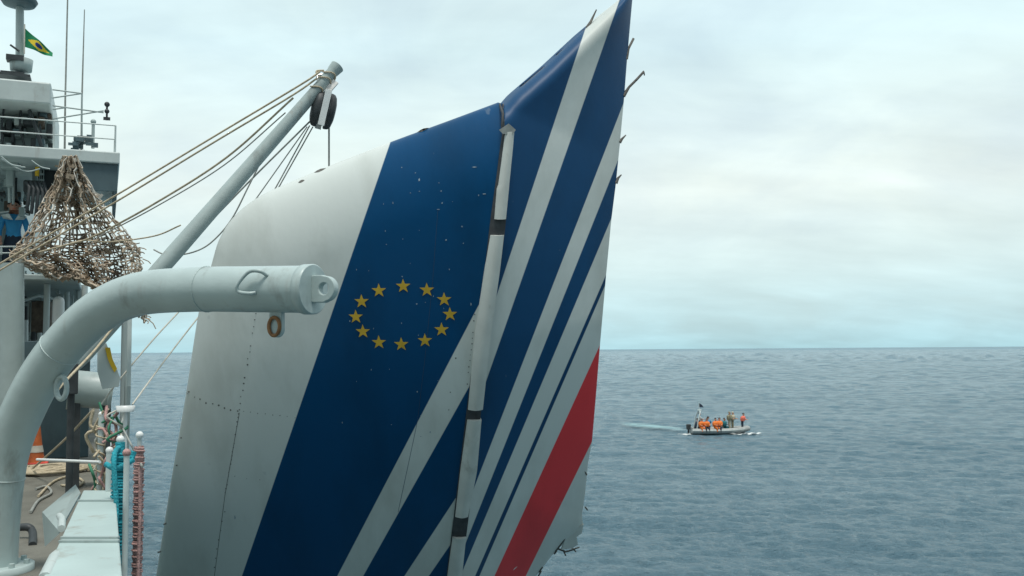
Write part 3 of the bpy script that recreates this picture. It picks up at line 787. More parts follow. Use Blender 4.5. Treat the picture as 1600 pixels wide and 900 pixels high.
# long low locker at the ship's side
ZT = 7.06
def lz(px, py, z): return at_z(px, py, z)
far_l, far_r, near_l, near_r = lz(130, 766, ZT), lz(180, 766, ZT), lz(40, 960, ZT), lz(196, 960, ZT)
lk = thing('deck_locker', (far_l + far_r) / 2 * Vector((1, 1, 0)).to_3d().length * 0 + Vector(((far_l.x + near_r.x) / 2, (far_l.y + near_r.y) / 2, DECK)) if False else Vector(((far_l.x + near_r.x) / 2, (far_l.y + near_r.y) / 2, DECK)), 'long pale grey steel locker with flat seamed top along the ship side', 'locker')
mb = MB(); dz = Vector((0, 0, ZT - .03 - DECK - .002)); ins = .02
c0 = (far_l + far_r + near_l + near_r) / 4
bot = [q + (c0 - q) * .03 for q in (near_l, near_r, far_r, far_l)]
mb.prism([Vector((q.x, q.y, DECK + .002)) for q in bot], dz); mb.build('body', M['grey'], lk, .01)
mb = MB(); mb.prism([Vector((q.x, q.y, ZT - .026)) for q in (near_l, near_r, far_r, far_l)], (0, 0, .026)); lid = mb.build('lid', M['lid'], lk, .008)
mb = MB()
for t_ in (.16, .55, .58):
    a = far_l + (near_l - far_l) * t_; b = far_r + (near_r - far_r) * t_
    d_ = (b - a).normalized(); mb.box((a + b) / 2 + Z * .006, d_, d_.cross(Z), Z, (b - a).length * .98, .025, .012)
mb.build_each('seam', M['grey'], lid)
mb = MB(); mb.tube([lz(70, 905, ZT - .02), lz(86, 872, ZT - .02), lz(90, 868, ZT - .04)], .03, 10)
mb.tube([lz(96, 826, ZT), lz(97, 812, ZT), lz(93, 806, ZT - .05)], .02, 8); mb.build_each('edge_lip', M['pale'], lk)
g0 = at_z(62, 850, DECK + .02)
mb = MB(); mb.prism([lz(66, 800, ZT - .25), lz(118, 757, ZT - .1), lz(126, 770, ZT - .1), lz(92, 830, ZT - .25), lz(70, 850, ZT - .45)], (0, 0, -.02))
tag(mb.build('sloping_plate', M['grey']), 'sloping grey gusset plate inboard of the locker', 'plate')
mb = MB(); mb.tube(spline([at_z(28, 824, DECK + .1), at_z(44, 824, DECK + .1), at_z(51, 832, DECK + .06), at_z(51, 852, DECK)]), .035, 10)
tag(mb.build('deck_pipe', M['dark']), 'short dark bent pipe on the deck beside the davit foot', 'pipe')

# hanging plate with yellow mark
hp = thing('sign_plate', at_s(172, 606, 12.4), 'grey hanging plate with a yellow streak below the davit bend', 'plate')
poly = [(152, 538), (166, 536), (188, 590), (186, 604), (160, 608), (152, 580)]
mb = MB(); mb.prism([at_s(x, y, 12.4) for x, y in poly], SA * .04); mb.build('plate', M['pale'], hp, .005)
mb = MB(); mb.prism([at_s(x, y, 12.39) for x, y in ((164, 543), (172, 543), (176, 562), (183, 576), (179, 582), (173, 572), (168, 560))], -SA * .008); mb.build('yellow_mark', M['yellow'], hp)
mb = MB(); mb.tube([at_s(156, 538, 12.41), at_s(153, 512, 12.41)], .012, 6); mb.build('hanger', M['wire'], hp)

# orange cone and coil on deck
cb = at_z(56, 727, DECK)
cn = thing('traffic_cone', cb, 'orange cone with a red base on the deck behind the davit', 'cone')
mb = MB(); mb.tube([cb + Z * .05, cb + Z * .25, cb + Z * .68, cb + Z * .7], [.13, .09, .04, .03], 20); mb.build('cone', M['coneorange'], cn)
mb = MB(); mb.box(cb + Z * .026, SN, SA, Z, .34, .34, .05); mb.build('base', M['red'], cn, .01)
mb = MB(); mb.tube([cb + Z * .2, cb + Z * .3], [.107, .087], 20, cap=False); mb.build('band', M['line'], cn)
mb = MB(); cc = at_z(78, 738, DECK)
P = []
for i in range(120):
    a = i * .42; r_ = .55 - .0032 * i + .05 * math.sin(i * 1.7); P.append(cc + Vector((math.cos(a) * r_, math.sin(a) * r_, .03 + .0004 * i + .02 * abs(math.sin(i * .9)))))
mb.tube(spline(P, 2), .02, 6); tag(mb.build('rope_coil', M['rope']), 'loose coil of tan rope lying on the brown deck', 'rope')

for k, (pts, m_, lab) in enumerate(([[(60, 775), (84, 752), (112, 744), (130, 752), (120, 760), (96, 758)], 'rope', 'loose tan line snaking over the deck beyond the sloping plate'],
                                    [[(48, 800), (60, 782), (80, 770), (72, 760), (56, 764)], 'wire', 'grey wire rope trailing over the deck beside the davit post'])):
    mb = MB(); mb.tube(spline([at_z(x, y, DECK + .02) for x, y in pts], 6), .016, 7)
    tag(mb.build('rope', M[m_]), lab, 'rope')
# ------------------------------------------------------------------ people
def person(label, base, H, facing, pose, shirt, trousers, group=None, jacket=None, hair='hair', collar=None, lean=0.0, arms='down', seat=0.0):
    f = Vector((math.cos(facing), math.sin(facing), 0)); l = Vector((-f.y, f.x, 0)); base = Vector(base)
    root = thing('person', base, label, 'person', group)
    J = {}; E = []
    def j(n, x, y, z, r, par=None):
        J[n] = (f * (x * H) + l * (y * H) + Z * (z * H), r * H, len(J)); 
        if par is not None: E.append((J[par][2], J[n][2]))
    ln = lean
    if pose == 'stand':
        pz = .52
        j('pel', 0, 0, pz, .085)
    else:
        pz = seat / H + .07
        j('pel', 0, 0, pz, .09)
    j('wai', .01 + ln * .1, 0, pz + .10, .075, 'pel'); j('che', ln * .22, 0, pz + .22, .092, 'wai'); j('nek', ln * .31, 0, pz + .315, .036, 'che')
    j('jaw', ln * .33 + .012, 0, pz + .355, .046, 'nek'); j('hed', ln * .35 + .006, 0, pz + .405, .060, 'jaw'); j('top', ln * .36, 0, pz + .445, .044, 'hed')
    for k, sg in (('l', 1), ('r', -1)):
        j('sh' + k, ln * .27, sg * .105, pz + .275, .042, 'che')
        if arms == 'down':
            j('el' + k, ln * .22 + .02, sg * .145, pz + .11, .030, 'sh' + k); j('wr' + k, ln * .2 + .09, sg * .13, pz - .02, .020, 'el' + k); j('ha' + k, ln * .2 + .12, sg * .125, pz - .06, .022, 'wr' + k)
        else:
            j('el' + k, ln * .27 + .08, sg * .14, pz + .14, .030, 'sh' + k); j('wr' + k, ln * .27 + .20, sg * .10, pz + .12, .020, 'el' + k); j('ha' + k, ln * .27 + .245, sg * .09, pz + .12, .022, 'wr' + k)
        j('hi' + k, 0.01, sg * .058, pz - .03, .066, 'pel')
        if pose == 'stand':
            j('kn' + k, .02, sg * .07, .28, .045, 'hi' + k); j('an' + k, 0, sg * .075, .05, .028, 'kn' + k); j('to' + k, .085, sg * .085, .022, .026, 'an' + k)
        else:
            j('kn' + k, .24, sg * .08, pz - .01, .048, 'hi' + k); j('an' + k, .25, sg * .08, max(pz - .24, .05), .030, 'kn' + k); j('to' + k, .33, sg * .085, max(pz - .265, .025), .026, 'an' + k)
    me = bpy.data.meshes.new('person_body'); me.from_pydata([tuple(J[n][0]) for n in J], E, [])
    o = bpy.data.objects.new('body', me); C.objects.link(o)
    bm = bmesh.new(); bm.from_mesh(me)
    ly = bm.verts.layers.skin.verify()
    for vtx, n in zip(bm.verts, J):
        vtx[ly].radius = (J[n][1], J[n][1]); vtx[ly].use_root = (n == 'pel')
    bm.to_mesh(me); bm.free()
    sk = o.modifiers.new('skin', 'SKIN'); sk.use_smooth_shade = True; sk.branch_smoothing = .4
    sb = o.modifiers.new('sub', 'SUBSURF'); sb.levels = 2; sb.render_levels = 2
    dg = bpy.context.evaluated_depsgraph_get(); em = bpy.data.meshes.new_from_object(o.evaluated_get(dg))
    o.modifiers.clear(); o.data = em; em.name = 'person_body'
    for mm in (M['skin'], M[shirt], M[trousers], M['black']): em.materials.append(mm)
    neckz = (pz + .312) * H
    for pgn in em.polygons:
        c = pgn.center; pgn.use_smooth = True
        fw = c.dot(f); la = abs(c.dot(l))
        near = min(J, key=lambda n: (J[n][0] - c).length - J[n][1])
        if near in ('jaw', 'hed', 'top') or c.z > neckz: k = 0
        elif near[:2] in ('wr', 'ha'): k = 0
        elif near[:2] == 'to': k = 3
        elif near[:2] in ('hi', 'kn', 'an') or (near == 'pel'): k = 2
        else: k = 1
        pgn.material_index = k
    o.parent = root
    hp_ = J['hed'][0] + base; 
    mb = MB(); c = hp_ + Z * .016 * H - f * .010 * H
    vs = []; seg, rg = 16, 7
    for i in range(rg + 1):
        ph = math.pi * .50 * i / rg
        for k in range(seg):
            th = 2 * math.pi * k / seg
            d_ = f * math.sin(ph) * math.cos(th) + l * math.sin(ph) * math.sin(th) * .86 + Z * math.cos(ph)
            if i >= rg - 1 and math.cos(th) > .3: d_ = d_ + Z * .22 * (i - rg + 2)
            vs.append(c + d_ * .069 * H)
    mb.add(vs, [(i * seg + k, (i + 1) * seg + k, (i + 1) * seg + (k + 1) % seg, i * seg + (k + 1) % seg) for i in range(rg) for k in range(seg)], 0, True)
    mb.build('hair', M[hair], root)
    for sg in (-1, 1):
        mb = MB(); mb.ball(hp_ + f * .053 * H + l * .021 * H * sg, .0075 * H, 0, 8, 6); mb.build('eye', M['hair'], root)
        mb = MB(); mb.ball(hp_ + l * .058 * H * sg - Z * .006 * H, .014 * H, 0, 8, 6, (1, .6, 1.3)); mb.build('ear', M['skin'], root)
    mb = MB(); mb.ball(hp_ + f * .060 * H - Z * .014 * H, .011 * H, 0, 8, 6, (1, .8, 1.5)); mb.build('nose', M['skin'], root)
    mb = MB(); mb.box(hp_ + f * .054 * H - Z * .040 * H, l, f, Z, .034 * H, .012 * H, .007 * H); mb.build('mouth', M['coral'], root)
    if jacket:
        mb = MB()
        a = J['wai'][0] + base; b = J['nek'][0] + base
        rows = [(a - Z * .05 * H, .115, .150), (a + (b - a) * .25, .135, .172), (a + (b - a) * .6, .140, .175), (a + (b - a) * .9, .105, .140), (b + Z * .012 * H, .065, .075)]
        vs = []; seg = 18
        for c, rx, ry in rows:
            for k in range(seg):
                th = 2 * math.pi * k / seg; vs.append(c + f * math.cos(th) * rx * H + l * math.sin(th) * ry * H)
        mb.add(vs, [(i * seg + k, i * seg + (k + 1) % seg, (i + 1) * seg + (k + 1) % seg, (i + 1) * seg + k) for i in range(4) for k in range(seg)], 0, True)
        mb.build('life_jacket', M[jacket], root)
    if collar:
        mb = MB(); b = J['nek'][0] + base
        for sg in (-1, 1):
            mb.prism([b + f * .088 * H - Z * .085 * H + l * .01 * H * sg, b + f * .06 * H + l * .05 * H * sg - Z * .01 * H, b + l * .13 * H * sg - Z * .03 * H + f * .03 * H, b + l * .105 * H * sg - Z * .075 * H + f * .085 * H], f * .02 * H)
            mb.prism([b + l * .14 * H * sg - Z * .005 * H - f * .05 * H, b + l * .15 * H * sg - Z * .01 * H + f * .05 * H, b + l * .05 * H * sg + Z * .012 * H + f * .05 * H, b + l * .05 * H * sg + Z * .012 * H - f * .05 * H], Z * .012 * H)
        mb.build('collar', M[collar], root)
    return root
cp = at_s(21, 366, 20.6)
person('crewman in a blue shirt with white shoulder flaps on the upper deck', (cp.x, cp.y, UP1 + .002), 1.68, math.atan2(-cp.y, -cp.x), 'stand', 'blue', 'navy', None, None, 'hair', 'white', 0.0, 'down')

# ------------------------------------------------------------------ the aircraft fin wreck hanging over the side
TH = 0.42                                   # half thickness
NL = Vector((-0.10, -0.97, -0.22)).normalized()
HP = at_depth(748, 520, 11.2)               # a point of the hinge line
h_top = on_plane(783, 165, HP, NL); h_bot = on_plane(698, 960, HP, NL)
hax = (h_top - h_bot).normalized()
NRD = (Matrix.Rotation(R(27), 3, hax) @ NL)
if NRD.x < NL.x: NRD = (Matrix.Rotation(R(-27), 3, hax) @ NL)
HPR = HP + NL * TH - NRD * TH              # the rudder turns about the front edge of the hinge
def mid(N): return HPR if N == NRD else HP
fin = thing('aircraft_tail_fin', on_plane(560, 1040, HP, NL), 'big broken aircraft tail fin, blue, white and red, hanging over the sea', 'aircraft wreckage')
FO = fin.location.copy()

def resample(P, n):
    P = np.array(P, float); d = np.r_[0, np.cumsum(np.hypot(*np.diff(P, axis=0).T))]
    t = np.linspace(0, d[-1], n); return np.stack([np.interp(t, d, P[:, 0]), np.interp(t, d, P[:, 1])], 1)
def catmull2(P, n):
    return [(q.x, q.y) for q in spline([Vector((x, y, 0)) for x, y in P], n)]
def polydist(Q, P):
    Q = Q[:, None, :]; A = P[None, :-1]; B = P[None, 1:]
    ab = B - A; t = np.clip(((Q - A) * ab).sum(-1) / np.maximum((ab * ab).sum(-1), 1e-12), 0, 1)
    return np.linalg.norm(Q - (A + ab * t[..., None]), axis=-1).min(1)
def body(name, N, Ledge, Redge, round_px, Rr, thick_fn, mats, nrow, ncol, wall_left, wall_right, spacing):
    """a hollow shell between two edges, its skin swelling from the rounded edge to half thickness TH"""
    def pl(px, py, w): return on_plane(px, py, mid(N) + N * w, N)
    rows = []
    Le = np.array([pl(x, y, 0) for x, y in Ledge]); Re = np.array([pl(x, y, 0) for x, y in Redge])
    ed = np.array([pl(x, y, 0) for x, y in round_px])
    front = []; 
    ts = spacing
    P = Le[:, None, :] * (1 - ts[None, :, None]) + Re[:, None, :] * ts[None, :, None]
    sh = P.shape; flat = P.reshape(-1, 3)
    d = polydist(flat, ed); w = TH * np.sqrt(np.clip(1 - (1 - np.clip(d / Rr, 0, 1)) ** 2, 0, 1))
    w = (w.reshape(sh[:2]) * thick_fn(np.broadcast_to(ts[None, :], sh[:2]))).reshape(-1)
    # keep the skin over the same place as seen on the photograph although it stands proud of the mid plane
    e = np.array(EYE); nv_ = np.array(N)
    dv = flat - e[None]; m0 = np.array(mid(N))
    F = e[None] + dv * ((w + (m0 - e) @ nv_) / (dv @ nv_))[:, None]
    B = flat - nv_[None] * w[:, None]
    n, k = sh[:2]
    mb = MB()
    vs = [Vector(q) for q in F] + [Vector(q) for q in B]; o = n * k; fs = []
    for i in range(n - 1):
        for j_ in range(k - 1):
            a = i * k + j_
            fs.append((a, a + 1, a + k + 1, a + k)); fs.append((o + a, o + a + k, o + a + k + 1, o + a + 1))
    mb.add(vs, fs, 0, True)
    # closing walls are separate flat strips
    def wall(idx):
        for a, b in zip(idx[:-1], idx[1:]): mb.add([F[a], F[b], B[b], B[a]], [(0, 1, 2, 3)], 1)
    if wall_right: wall([i * k + k - 1 for i in range(n)])
    if wall_left: wall([i * k for i in range(n)])
    wall(list(range(k)))
    bmo = mb.build(name, mats, fin)
    bm = bmesh.new(); bm.from_mesh(bmo.data); bmesh.ops.remove_doubles(bm, verts=bm.verts[:], dist=.0008); bm.to_mesh(bmo.data); bm.free()
    return bmo
PAL = {'W': (0.66, 0.70, 0.67), 'B': (0.0003, 0.060, 0.165), 'N': (0.0005, 0.05, 0.14), 'R': (0.82, 0.05, 0.06)}
def livery(name, N, first, lines, bumpy=0.05, w=TH, sheen=.18, rough=.33):
    m = bpy.data.materials.new(name); m.use_nodes = True
    nt = m.node_tree; K = nt.nodes; L = nt.links; p = K['Principled BSDF']
    tcn = K.new('ShaderNodeTexCoord'); P = tcn.outputs['Object']
    att = K.new('ShaderNodeAttribute'); att.attribute_name = 'flat'; P = att.outputs['Vector']
    col = None; cur = (*PAL[first], 1)
    for (x0, y0), (x1, y1), c in lines:
        A = on_plane(x0, y0, mid(N) + N * w, N) - FO; B = on_plane(x1, y1, mid(N) + N * w, N) - FO
        md = (B - A).cross(N).normalized()
        Cn = on_plane(x0 + 60, y0, mid(N) + N * w, N) - FO
        if (Cn - A).dot(md) < 0: md = -md
        vm = K.new('ShaderNodeVectorMath'); vm.operation = 'DOT_PRODUCT'; vm.inputs[1].default_value = md; L.new(P, vm.inputs[0])
        g = K.new('ShaderNodeMapRange'); g.inputs['From Min'].default_value = A.dot(md) - .004; g.inputs['From Max'].default_value = A.dot(md) + .004
        L.new(vm.outputs['Value'], g.inputs['Value'])
        mx = K.new('ShaderNodeMix'); mx.data_type = 'RGBA'; L.new(g.outputs[0], mx.inputs[0])
        if col is None: mx.inputs[6].default_value = cur
        else: L.new(col, mx.inputs[6])
        mx.inputs[7].default_value = (*PAL[c], 1); col = mx.outputs[2]
    # grime: faint streaks along the span and sparse scuffs of scraped paint
    def nz(scale, detail, sc, rough=.6):
        mpn = K.new('ShaderNodeMapping'); mpn.inputs['Scale'].default_value = sc; L.new(P, mpn.inputs[0])
        n = K.new('ShaderNodeTexNoise'); n.inputs['Scale'].default_value = scale; n.inputs['Detail'].default_value = detail; n.inputs['Roughness'].default_value = rough
        L.new(mpn.outputs[0], n.inputs['Vector']); return n.outputs[0]
    def over(base, fac, c, lo, hi, mxv, bl='MIX'):
        r = K.new('ShaderNodeMapRange'); r.inputs['From Min'].default_value = lo; r.inputs['From Max'].default_value = hi; r.inputs['To Max'].default_value = mxv; L.new(fac, r.inputs['Value'])
        x = K.new('ShaderNodeMix'); x.data_type = 'RGBA'; x.blend_type = bl; L.new(r.outputs[0], x.inputs[0]); L.new(base, x.inputs[6]); x.inputs[7].default_value = (*c, 1); return x.outputs[2]
    col = over(col, nz(1.1, 8, (1, 1, .35)), (.38, .37, .31), .48, .80, .50, 'MULTIPLY')
    col = over(col, nz(3.0, 3, (1, 1, 1)), (.30, .34, .36), .72, .745, .22)
    L.new(col, p.inputs['Base Color'])
    p.inputs['Roughness'].default_value = rough; p.inputs['Specular IOR Level'].default_value = sheen
    b = K.new('ShaderNodeBump'); b.inputs['Strength'].default_value = bumpy; b.inputs['Distance'].default_value = .2
    L.new(nz(1.6, 4, (1, 1, .6)), b.inputs['Height']); L.new(b.outputs[0], p.inputs['Normal'])
    return m
M['torn'] = mat('torn_composite', (.10, .095, .085), .8, var=.5, vscale=12, bump=.5)
matL = livery('fin_paint', NL, 'W', [((610, 222), (378, 900), 'B'), ((746.7, 479), (527, 900), 'W'), ((733, 604), (567.5, 900), 'B'), ((708, 784.5), (632, 900), 'W'), ((701, 855), (670, 900), 'B')])
matR = livery('rudder_paint', NRD, 'B', [((912, 53), (775, 465), 'W'), ((968, 0), (765, 580), 'B'), ((972, 167), (740, 764), 'W'), ((963, 257), (735, 830), 'B'), ((957, 337), (722, 894), 'W'),
                                       ((948, 427), (745, 894), 'N'), ((948, 440), (750.5, 897), 'W'), ((937, 540), (773, 899), 'R'), ((922, 696), (822, 899), 'W')], sheen=.3, rough=.5)
E_px = catmull2([(214, 1080), (232, 980), (244, 900), (266, 760), (290, 620), (311, 485), (330, 415), (343, 373), (366, 338), (402, 309), (450, 286), (520, 257), (610, 222), (700, 189), (778, 160)], 8)
H_px = [(684, 1080), (698, 960), (707, 880), (722, 760), (737, 640), (748, 560), (760, 470), (772, 370), (783, 260), (787.5, 190), (784.5, 162)]
NRW = 150
Er = resample(E_px, NRW)
# the leading edge and the hinge run together towards the top corner
tt = np.linspace(0, 1, NRW); 
Hr = resample(H_px, NRW)
cosp = 1 - np.cos(np.linspace(0, math.pi / 2, 70))
bodyL = body('fin_box', NL, Er, Hr, E_px, .95, lambda t: 1 - 0 * t, [matL, M['torn']], NRW, 70, False, True, cosp)
top_px = [(786, 163), (800, 147), (850, 104), (905, 53), (930, 32), (968, 2), (1000, -26)]
HL_px = [(694, 1080), (706, 960), (716, 880), (730, 760), (745, 640), (756, 560), (768, 470), (779, 370), (787, 260), (788.5, 190)] + top_px
TE_px = [(705, 1080), (770, 995), (815, 935), (836, 902), (850, 884), (862, 868), (872, 858), (880, 850), (893, 842), (905, 832), (911, 818), (909, 806), (914, 772), (919, 722), (925, 690), (931, 620), (937, 545), (947, 430), (955, 345), (962, 290), (968, 230), (975, 155), (980, 90), (988, 0), (990, -20), (1000, -26)]
Lr = np.array(HL_px, float); 
Lr = resample(HL_px, NRW); Tr = resample(TE_px, NRW)
bodyR = body('rudder', NRD, Lr, Tr, [(786 - 4, 165), *top_px], .22, lambda t: np.clip(1.0 - t, 0, 1) ** .8 * .98 + .02, [matR, M['torn']], NRW, 60, True, False, np.linspace(0, 1, 60))

# strip of hinge cover panels with dark gaps
NH = (NL + NRD).normalized()
def cover(name, poly, mm, lift, bulge, nr=24, parent=fin):
    """poly: rows (xl, xr, y) down the strip"""
    rows = []
    ys = np.linspace(poly[0][2], poly[-1][2], nr); xl = np.interp(ys, [q[2] for q in poly], [q[0] for q in poly]); xr = np.interp(ys, [q[2] for q in poly], [q[1] for q in poly])
    seg = 8; vs = []; vb = []
    for a, b, y in zip(xl, xr, ys):
        A = on_plane(a, y, HP + NL * (TH + .01), NL); B = on_plane(b, y, HP + NL * (TH + .01), NL)
        for k in range(seg + 1):
            f_ = k / seg; vs.append(A + (B - A) * f_ + NH * (lift + bulge * math.sin(math.pi * f_)))
        vb.append(A - NH * .05); vb.append(B - NH * .05)
    mb = MB(); k1 = seg + 1
    fs = [(i * k1 + k, i * k1 + k + 1, (i + 1) * k1 + k + 1, (i + 1) * k1 + k) for i in range(nr - 1) for k in range(seg)]
    mb.add(vs, fs, 0, True)
    o = len(vs)
    for i in range(nr - 1):
        mb.add([vs[i * k1], vs[(i + 1) * k1], vb[2 * i + 2], vb[2 * i]], [(0, 1, 2, 3)])
        mb.add([vs[i * k1 + seg], vs[(i + 1) * k1 + seg], vb[2 * i + 3], vb[2 * i + 1]], [(0, 1, 2, 3)])
    for i in (0, nr - 1):
        mb.add(vs[i * k1:(i + 1) * k1] + [vb[2 * i + 1], vb[2 * i]], [tuple(range(k1 + 2))])
    return mb.build(name, mm, parent)
M['cover'] = mat('weathered_white_panel', (.60, .62, .58), .35, var=.08, vscale=4, dirt=(.30, .30, .26), dirt_amt=.25, dscale=3)
M['cavity'] = mat('hinge_cavity', (.045, .05, .055), .7, var=.3, vscale=10)
cover('hinge_gap', [(786, 796, 204), (766, 791, 345), (760, 784, 400), (734, 756, 600), (722, 746, 700), (697, 720, 905), (686, 706, 1070)], M['cavity'], .004, .012, 40)
cover('hinge_cover', [(789, 803, 206), (786, 801, 230), (778, 795, 290), (776, 795, 292), (772, 790, 342)], M['cover'], .03, .035)
cover('hinge_cover', [(766, 787, 367), (757, 781, 420), (742, 767, 520), (731, 754, 639)], M['cover'], .03, .04)
cover('hinge_cover', [(730, 752, 655), (719, 745, 735), (711, 731, 806)], M['cover'], .03, .04)
cover('hinge_cover', [(707, 728, 838), (698, 721, 905), (684, 707, 1075)], M['cover'], .03, .04)
# the dark split between the fin and the rudder at the top
mb = MB(); mb.tube([on_plane(781, 163, HP + NL * TH * .3, NL), on_plane(786, 178, HP + NL * (TH + .015), NL), on_plane(784, 200, HP + NL * (TH + .01), NL)], [.012, .016, .010], 8); mb.build('split_edge', M['cavity'], fin)
mb = MB(); q = on_plane(795, 200, HP + NL * (TH + .05), NL); mb.prism([on_plane(x, y, HP + NL * (TH + .045), NL) for x, y in ((780, 203), (795, 193), (806, 203), (801, 210), (786, 209))], NL * .02); mb.build('bracket', M['steel'], fin)

# twelve gold stars
M['gold'] = mat('gold_paint', (.56, .36, .03), .4, var=.12, vscale=12)
gx = (on_plane(640, 490, HP, NL) - on_plane(620, 490, HP, NL)).normalized(); gy = (on_plane(630, 470, HP, NL) - on_plane(630, 490, HP, NL)); gy = (gy - gx * gy.dot(gx)).normalized()
for k, (x, y) in enumerate(((630, 447), (667, 453), (694, 468), (703, 491), (690, 515), (664, 532), (627, 538), (592, 535), (567, 518), (556, 495), (565, 471), (592, 454))):
    c = on_plane(x, y, HP + NL * (TH + .002), NL); mb = MB()
    ang0 = math.pi / 2
    poly = [c + (gx * math.cos(ang0 + i * math.pi / 5) + gy * math.sin(ang0 + i * math.pi / 5) * .96) * (.086 if i % 2 == 0 else .034) for i in range(10)]
    mb.prism(poly, NL * .003); mb.build('star', M['gold'], fin)
# rows of rivets and seams on the left skin (front skin height follows the rounded edge)
EDW = np.array([on_plane(x, y, HP, NL) for x, y in E_px])
def skinL(px, py, extra=0.003):
    d = polydist(np.array([on_plane(px, py, HP, NL)]), EDW)[0]
    w = TH * math.sqrt(max(0, 1 - (1 - min(d / .95, 1)) ** 2))
    return on_plane(px, py, HP + NL * (w + extra), NL)
def skin_n(px, py):
    a = skinL(px, py); b = skinL(px + 1.5, py); c = skinL(px, py + 1.5); n = (b - a).cross(c - a).normalized()
    return n if n.dot(NL) > 0 else -n
M['rivet'] = mat('rivet_heads', (.09, .095, .09), .5, metal=.3)
RV = MB()
def rivets(lines, r=.011):
    mb = RV
    for (P, step, jit) in lines:
        Q = resample(P, max(2, int(sum(math.hypot(b[0] - a[0], b[1] - a[1]) for a, b in zip(P[:-1], P[1:])) / step)))
        for x, y in Q:
            if random.random() < .08: continue
            c = skinL(x + random.gauss(0, jit), y + random.gauss(0, jit), 0); n = skin_n(x, y); rr = r * random.uniform(.6, 1.15)
            mb.tube([c - n * .002, c + n * .004], rr, 7)
rivets([([(400, 490), (387, 565), (374, 640)], 9.5, .5)], .0095)
rivets([([(374, 640), (362, 715), (352, 770)], 6, .4), ([(351, 800), (340, 850), (334, 900), (325, 960)], 13, .4)], .007)
rivets([([(294, 614), (318, 626), (345, 636), (372, 643)], 9, 1.2)], .009)
rivets([([(380, 642), (420, 648), (460, 652)], 9, .8), ([(366, 745), (400, 750), (425, 750)], 12, .8)], .005)
rivets([([(742, 492), (737, 540), (730, 600)], 8, .4)], .007)
rivets([([(712, 560), (708, 582), (705, 601), (703, 620), (701, 640)], 18, .6)], .008)
RV.build('rivets', M['rivet'], fin)['kind'] = 'stuff'
mb = MB()
for (P) in ([(374, 645), (352, 770), (335, 900), (322, 980)],):
    Q = resample(P, 40); mb.tube([skinL(x, y, .0) for x, y in Q], .003, 5)
mb.build('panel_seam', M['rivet'], fin)
M['seam'] = mat('seam_line', (.02, .055, .12), .5)
mb = MB(); mb.tube([skinL(x, y, 0) for x, y in resample([(684, 330), (676, 440), (664, 560), (652, 660), (622, 800)], 30)], .0025, 5); mb.build('panel_seam', M['seam'], fin)
# broken fasteners standing off the leading edge
for x, y in ((293, 612), (281, 684), (274, 727), (257, 818), (248, 862), (330, 432)):
    mb = MB(); a = skinL(x + 3, y, 0); mb.tube([a, on_plane(x - 1, y + 1, HP, NL)], .010, 6); mb.build('broken_fastener', M['torn'], fin)
# scuffs and small impact marks
M['scuff'] = mat('scraped_paint', (.28, .36, .42), .6, var=.3, vscale=20)
mb = MB()
for (x, y, w, h) in ((655, 281, 5, 9), (614, 317, 3, 7), (757, 303, 10, 3), (741, 261, 14, 2.5), (691, 317, 4, 4), (685, 327, 9, 2), (722, 354, 4, 4), (697, 375, 4, 5), (651, 475, 4, 4), (736, 475, 3, 8), (652, 612, 3, 6), (367, 808, 4, 10), (724, 380, 3, 3), (748, 305, 3, 4)):
    pts = []
    for k in range(9):
        a = k / 9 * 6.283; f_ = random.uniform(.16, .36); pts.append(skinL(x + math.cos(a) * w * f_, y + math.sin(a) * h * f_, .002))
    mb.prism(pts, NL * .002)
for k in range(48):
    x = random.uniform(520, 745); y = random.uniform(260, 700)
    if x < 610 - (y - 222) * .342 + 12 or x > 730 - (y - 480) * .12 - 30: continue
    w = random.uniform(1.5, 4); h = random.uniform(1.5, 6); pts = []
    for q in range(7):
        a = q / 7 * 6.283; f_ = random.uniform(.12, .34); pts.append(skinL(x + math.cos(a) * w * f_, y + math.sin(a) * h * f_, .002))
    mb.prism(pts, NL * .002)
mb.build_each('scuff_mark', M['scuff'], fin)
mb = MB()
for (x, y, w) in ((661, 203, 9), (500, 266, 9), (471, 283, 5)):
    c = skinL(x, y, .0); nn = skin_n(x, y); pts = [skinL(x + dx * w, y + dy - dx * w * .36, .002) for dx, dy in ((-1, .5), (-.5, -1.2), (.1, -1.8), (.6, -.9), (1, .2), (.5, 1.6), (-.2, 2.2), (-.7, 1.4))]
    mb.prism(pts, nn * .002)
mb.build_each('gouge', M['torn'], fin)
# static wicks on the trailing edge and one on the top edge
def rud(px, py, w=0.0): return on_plane(px, py, HPR + NRD * w, NRD)
for P in ([(978, 92), (982, 76), (990, 60), (988, 66)], [(974, 150), (983, 136), (995, 124), (1006, 112), (1007, 118)], [(968, 222), (972, 217), (978, 211)], [(962, 286), (966, 278), (971, 273)], [(918, 44), (923, 34), (932, 15)]):
    mb = MB(); Q = [rud(x, y) for x, y in P]; mb.tube(Q, [.028] + [.016] * (len(Q) - 2) + [.007], 6); mb.build('static_wick', M['torn'], fin)
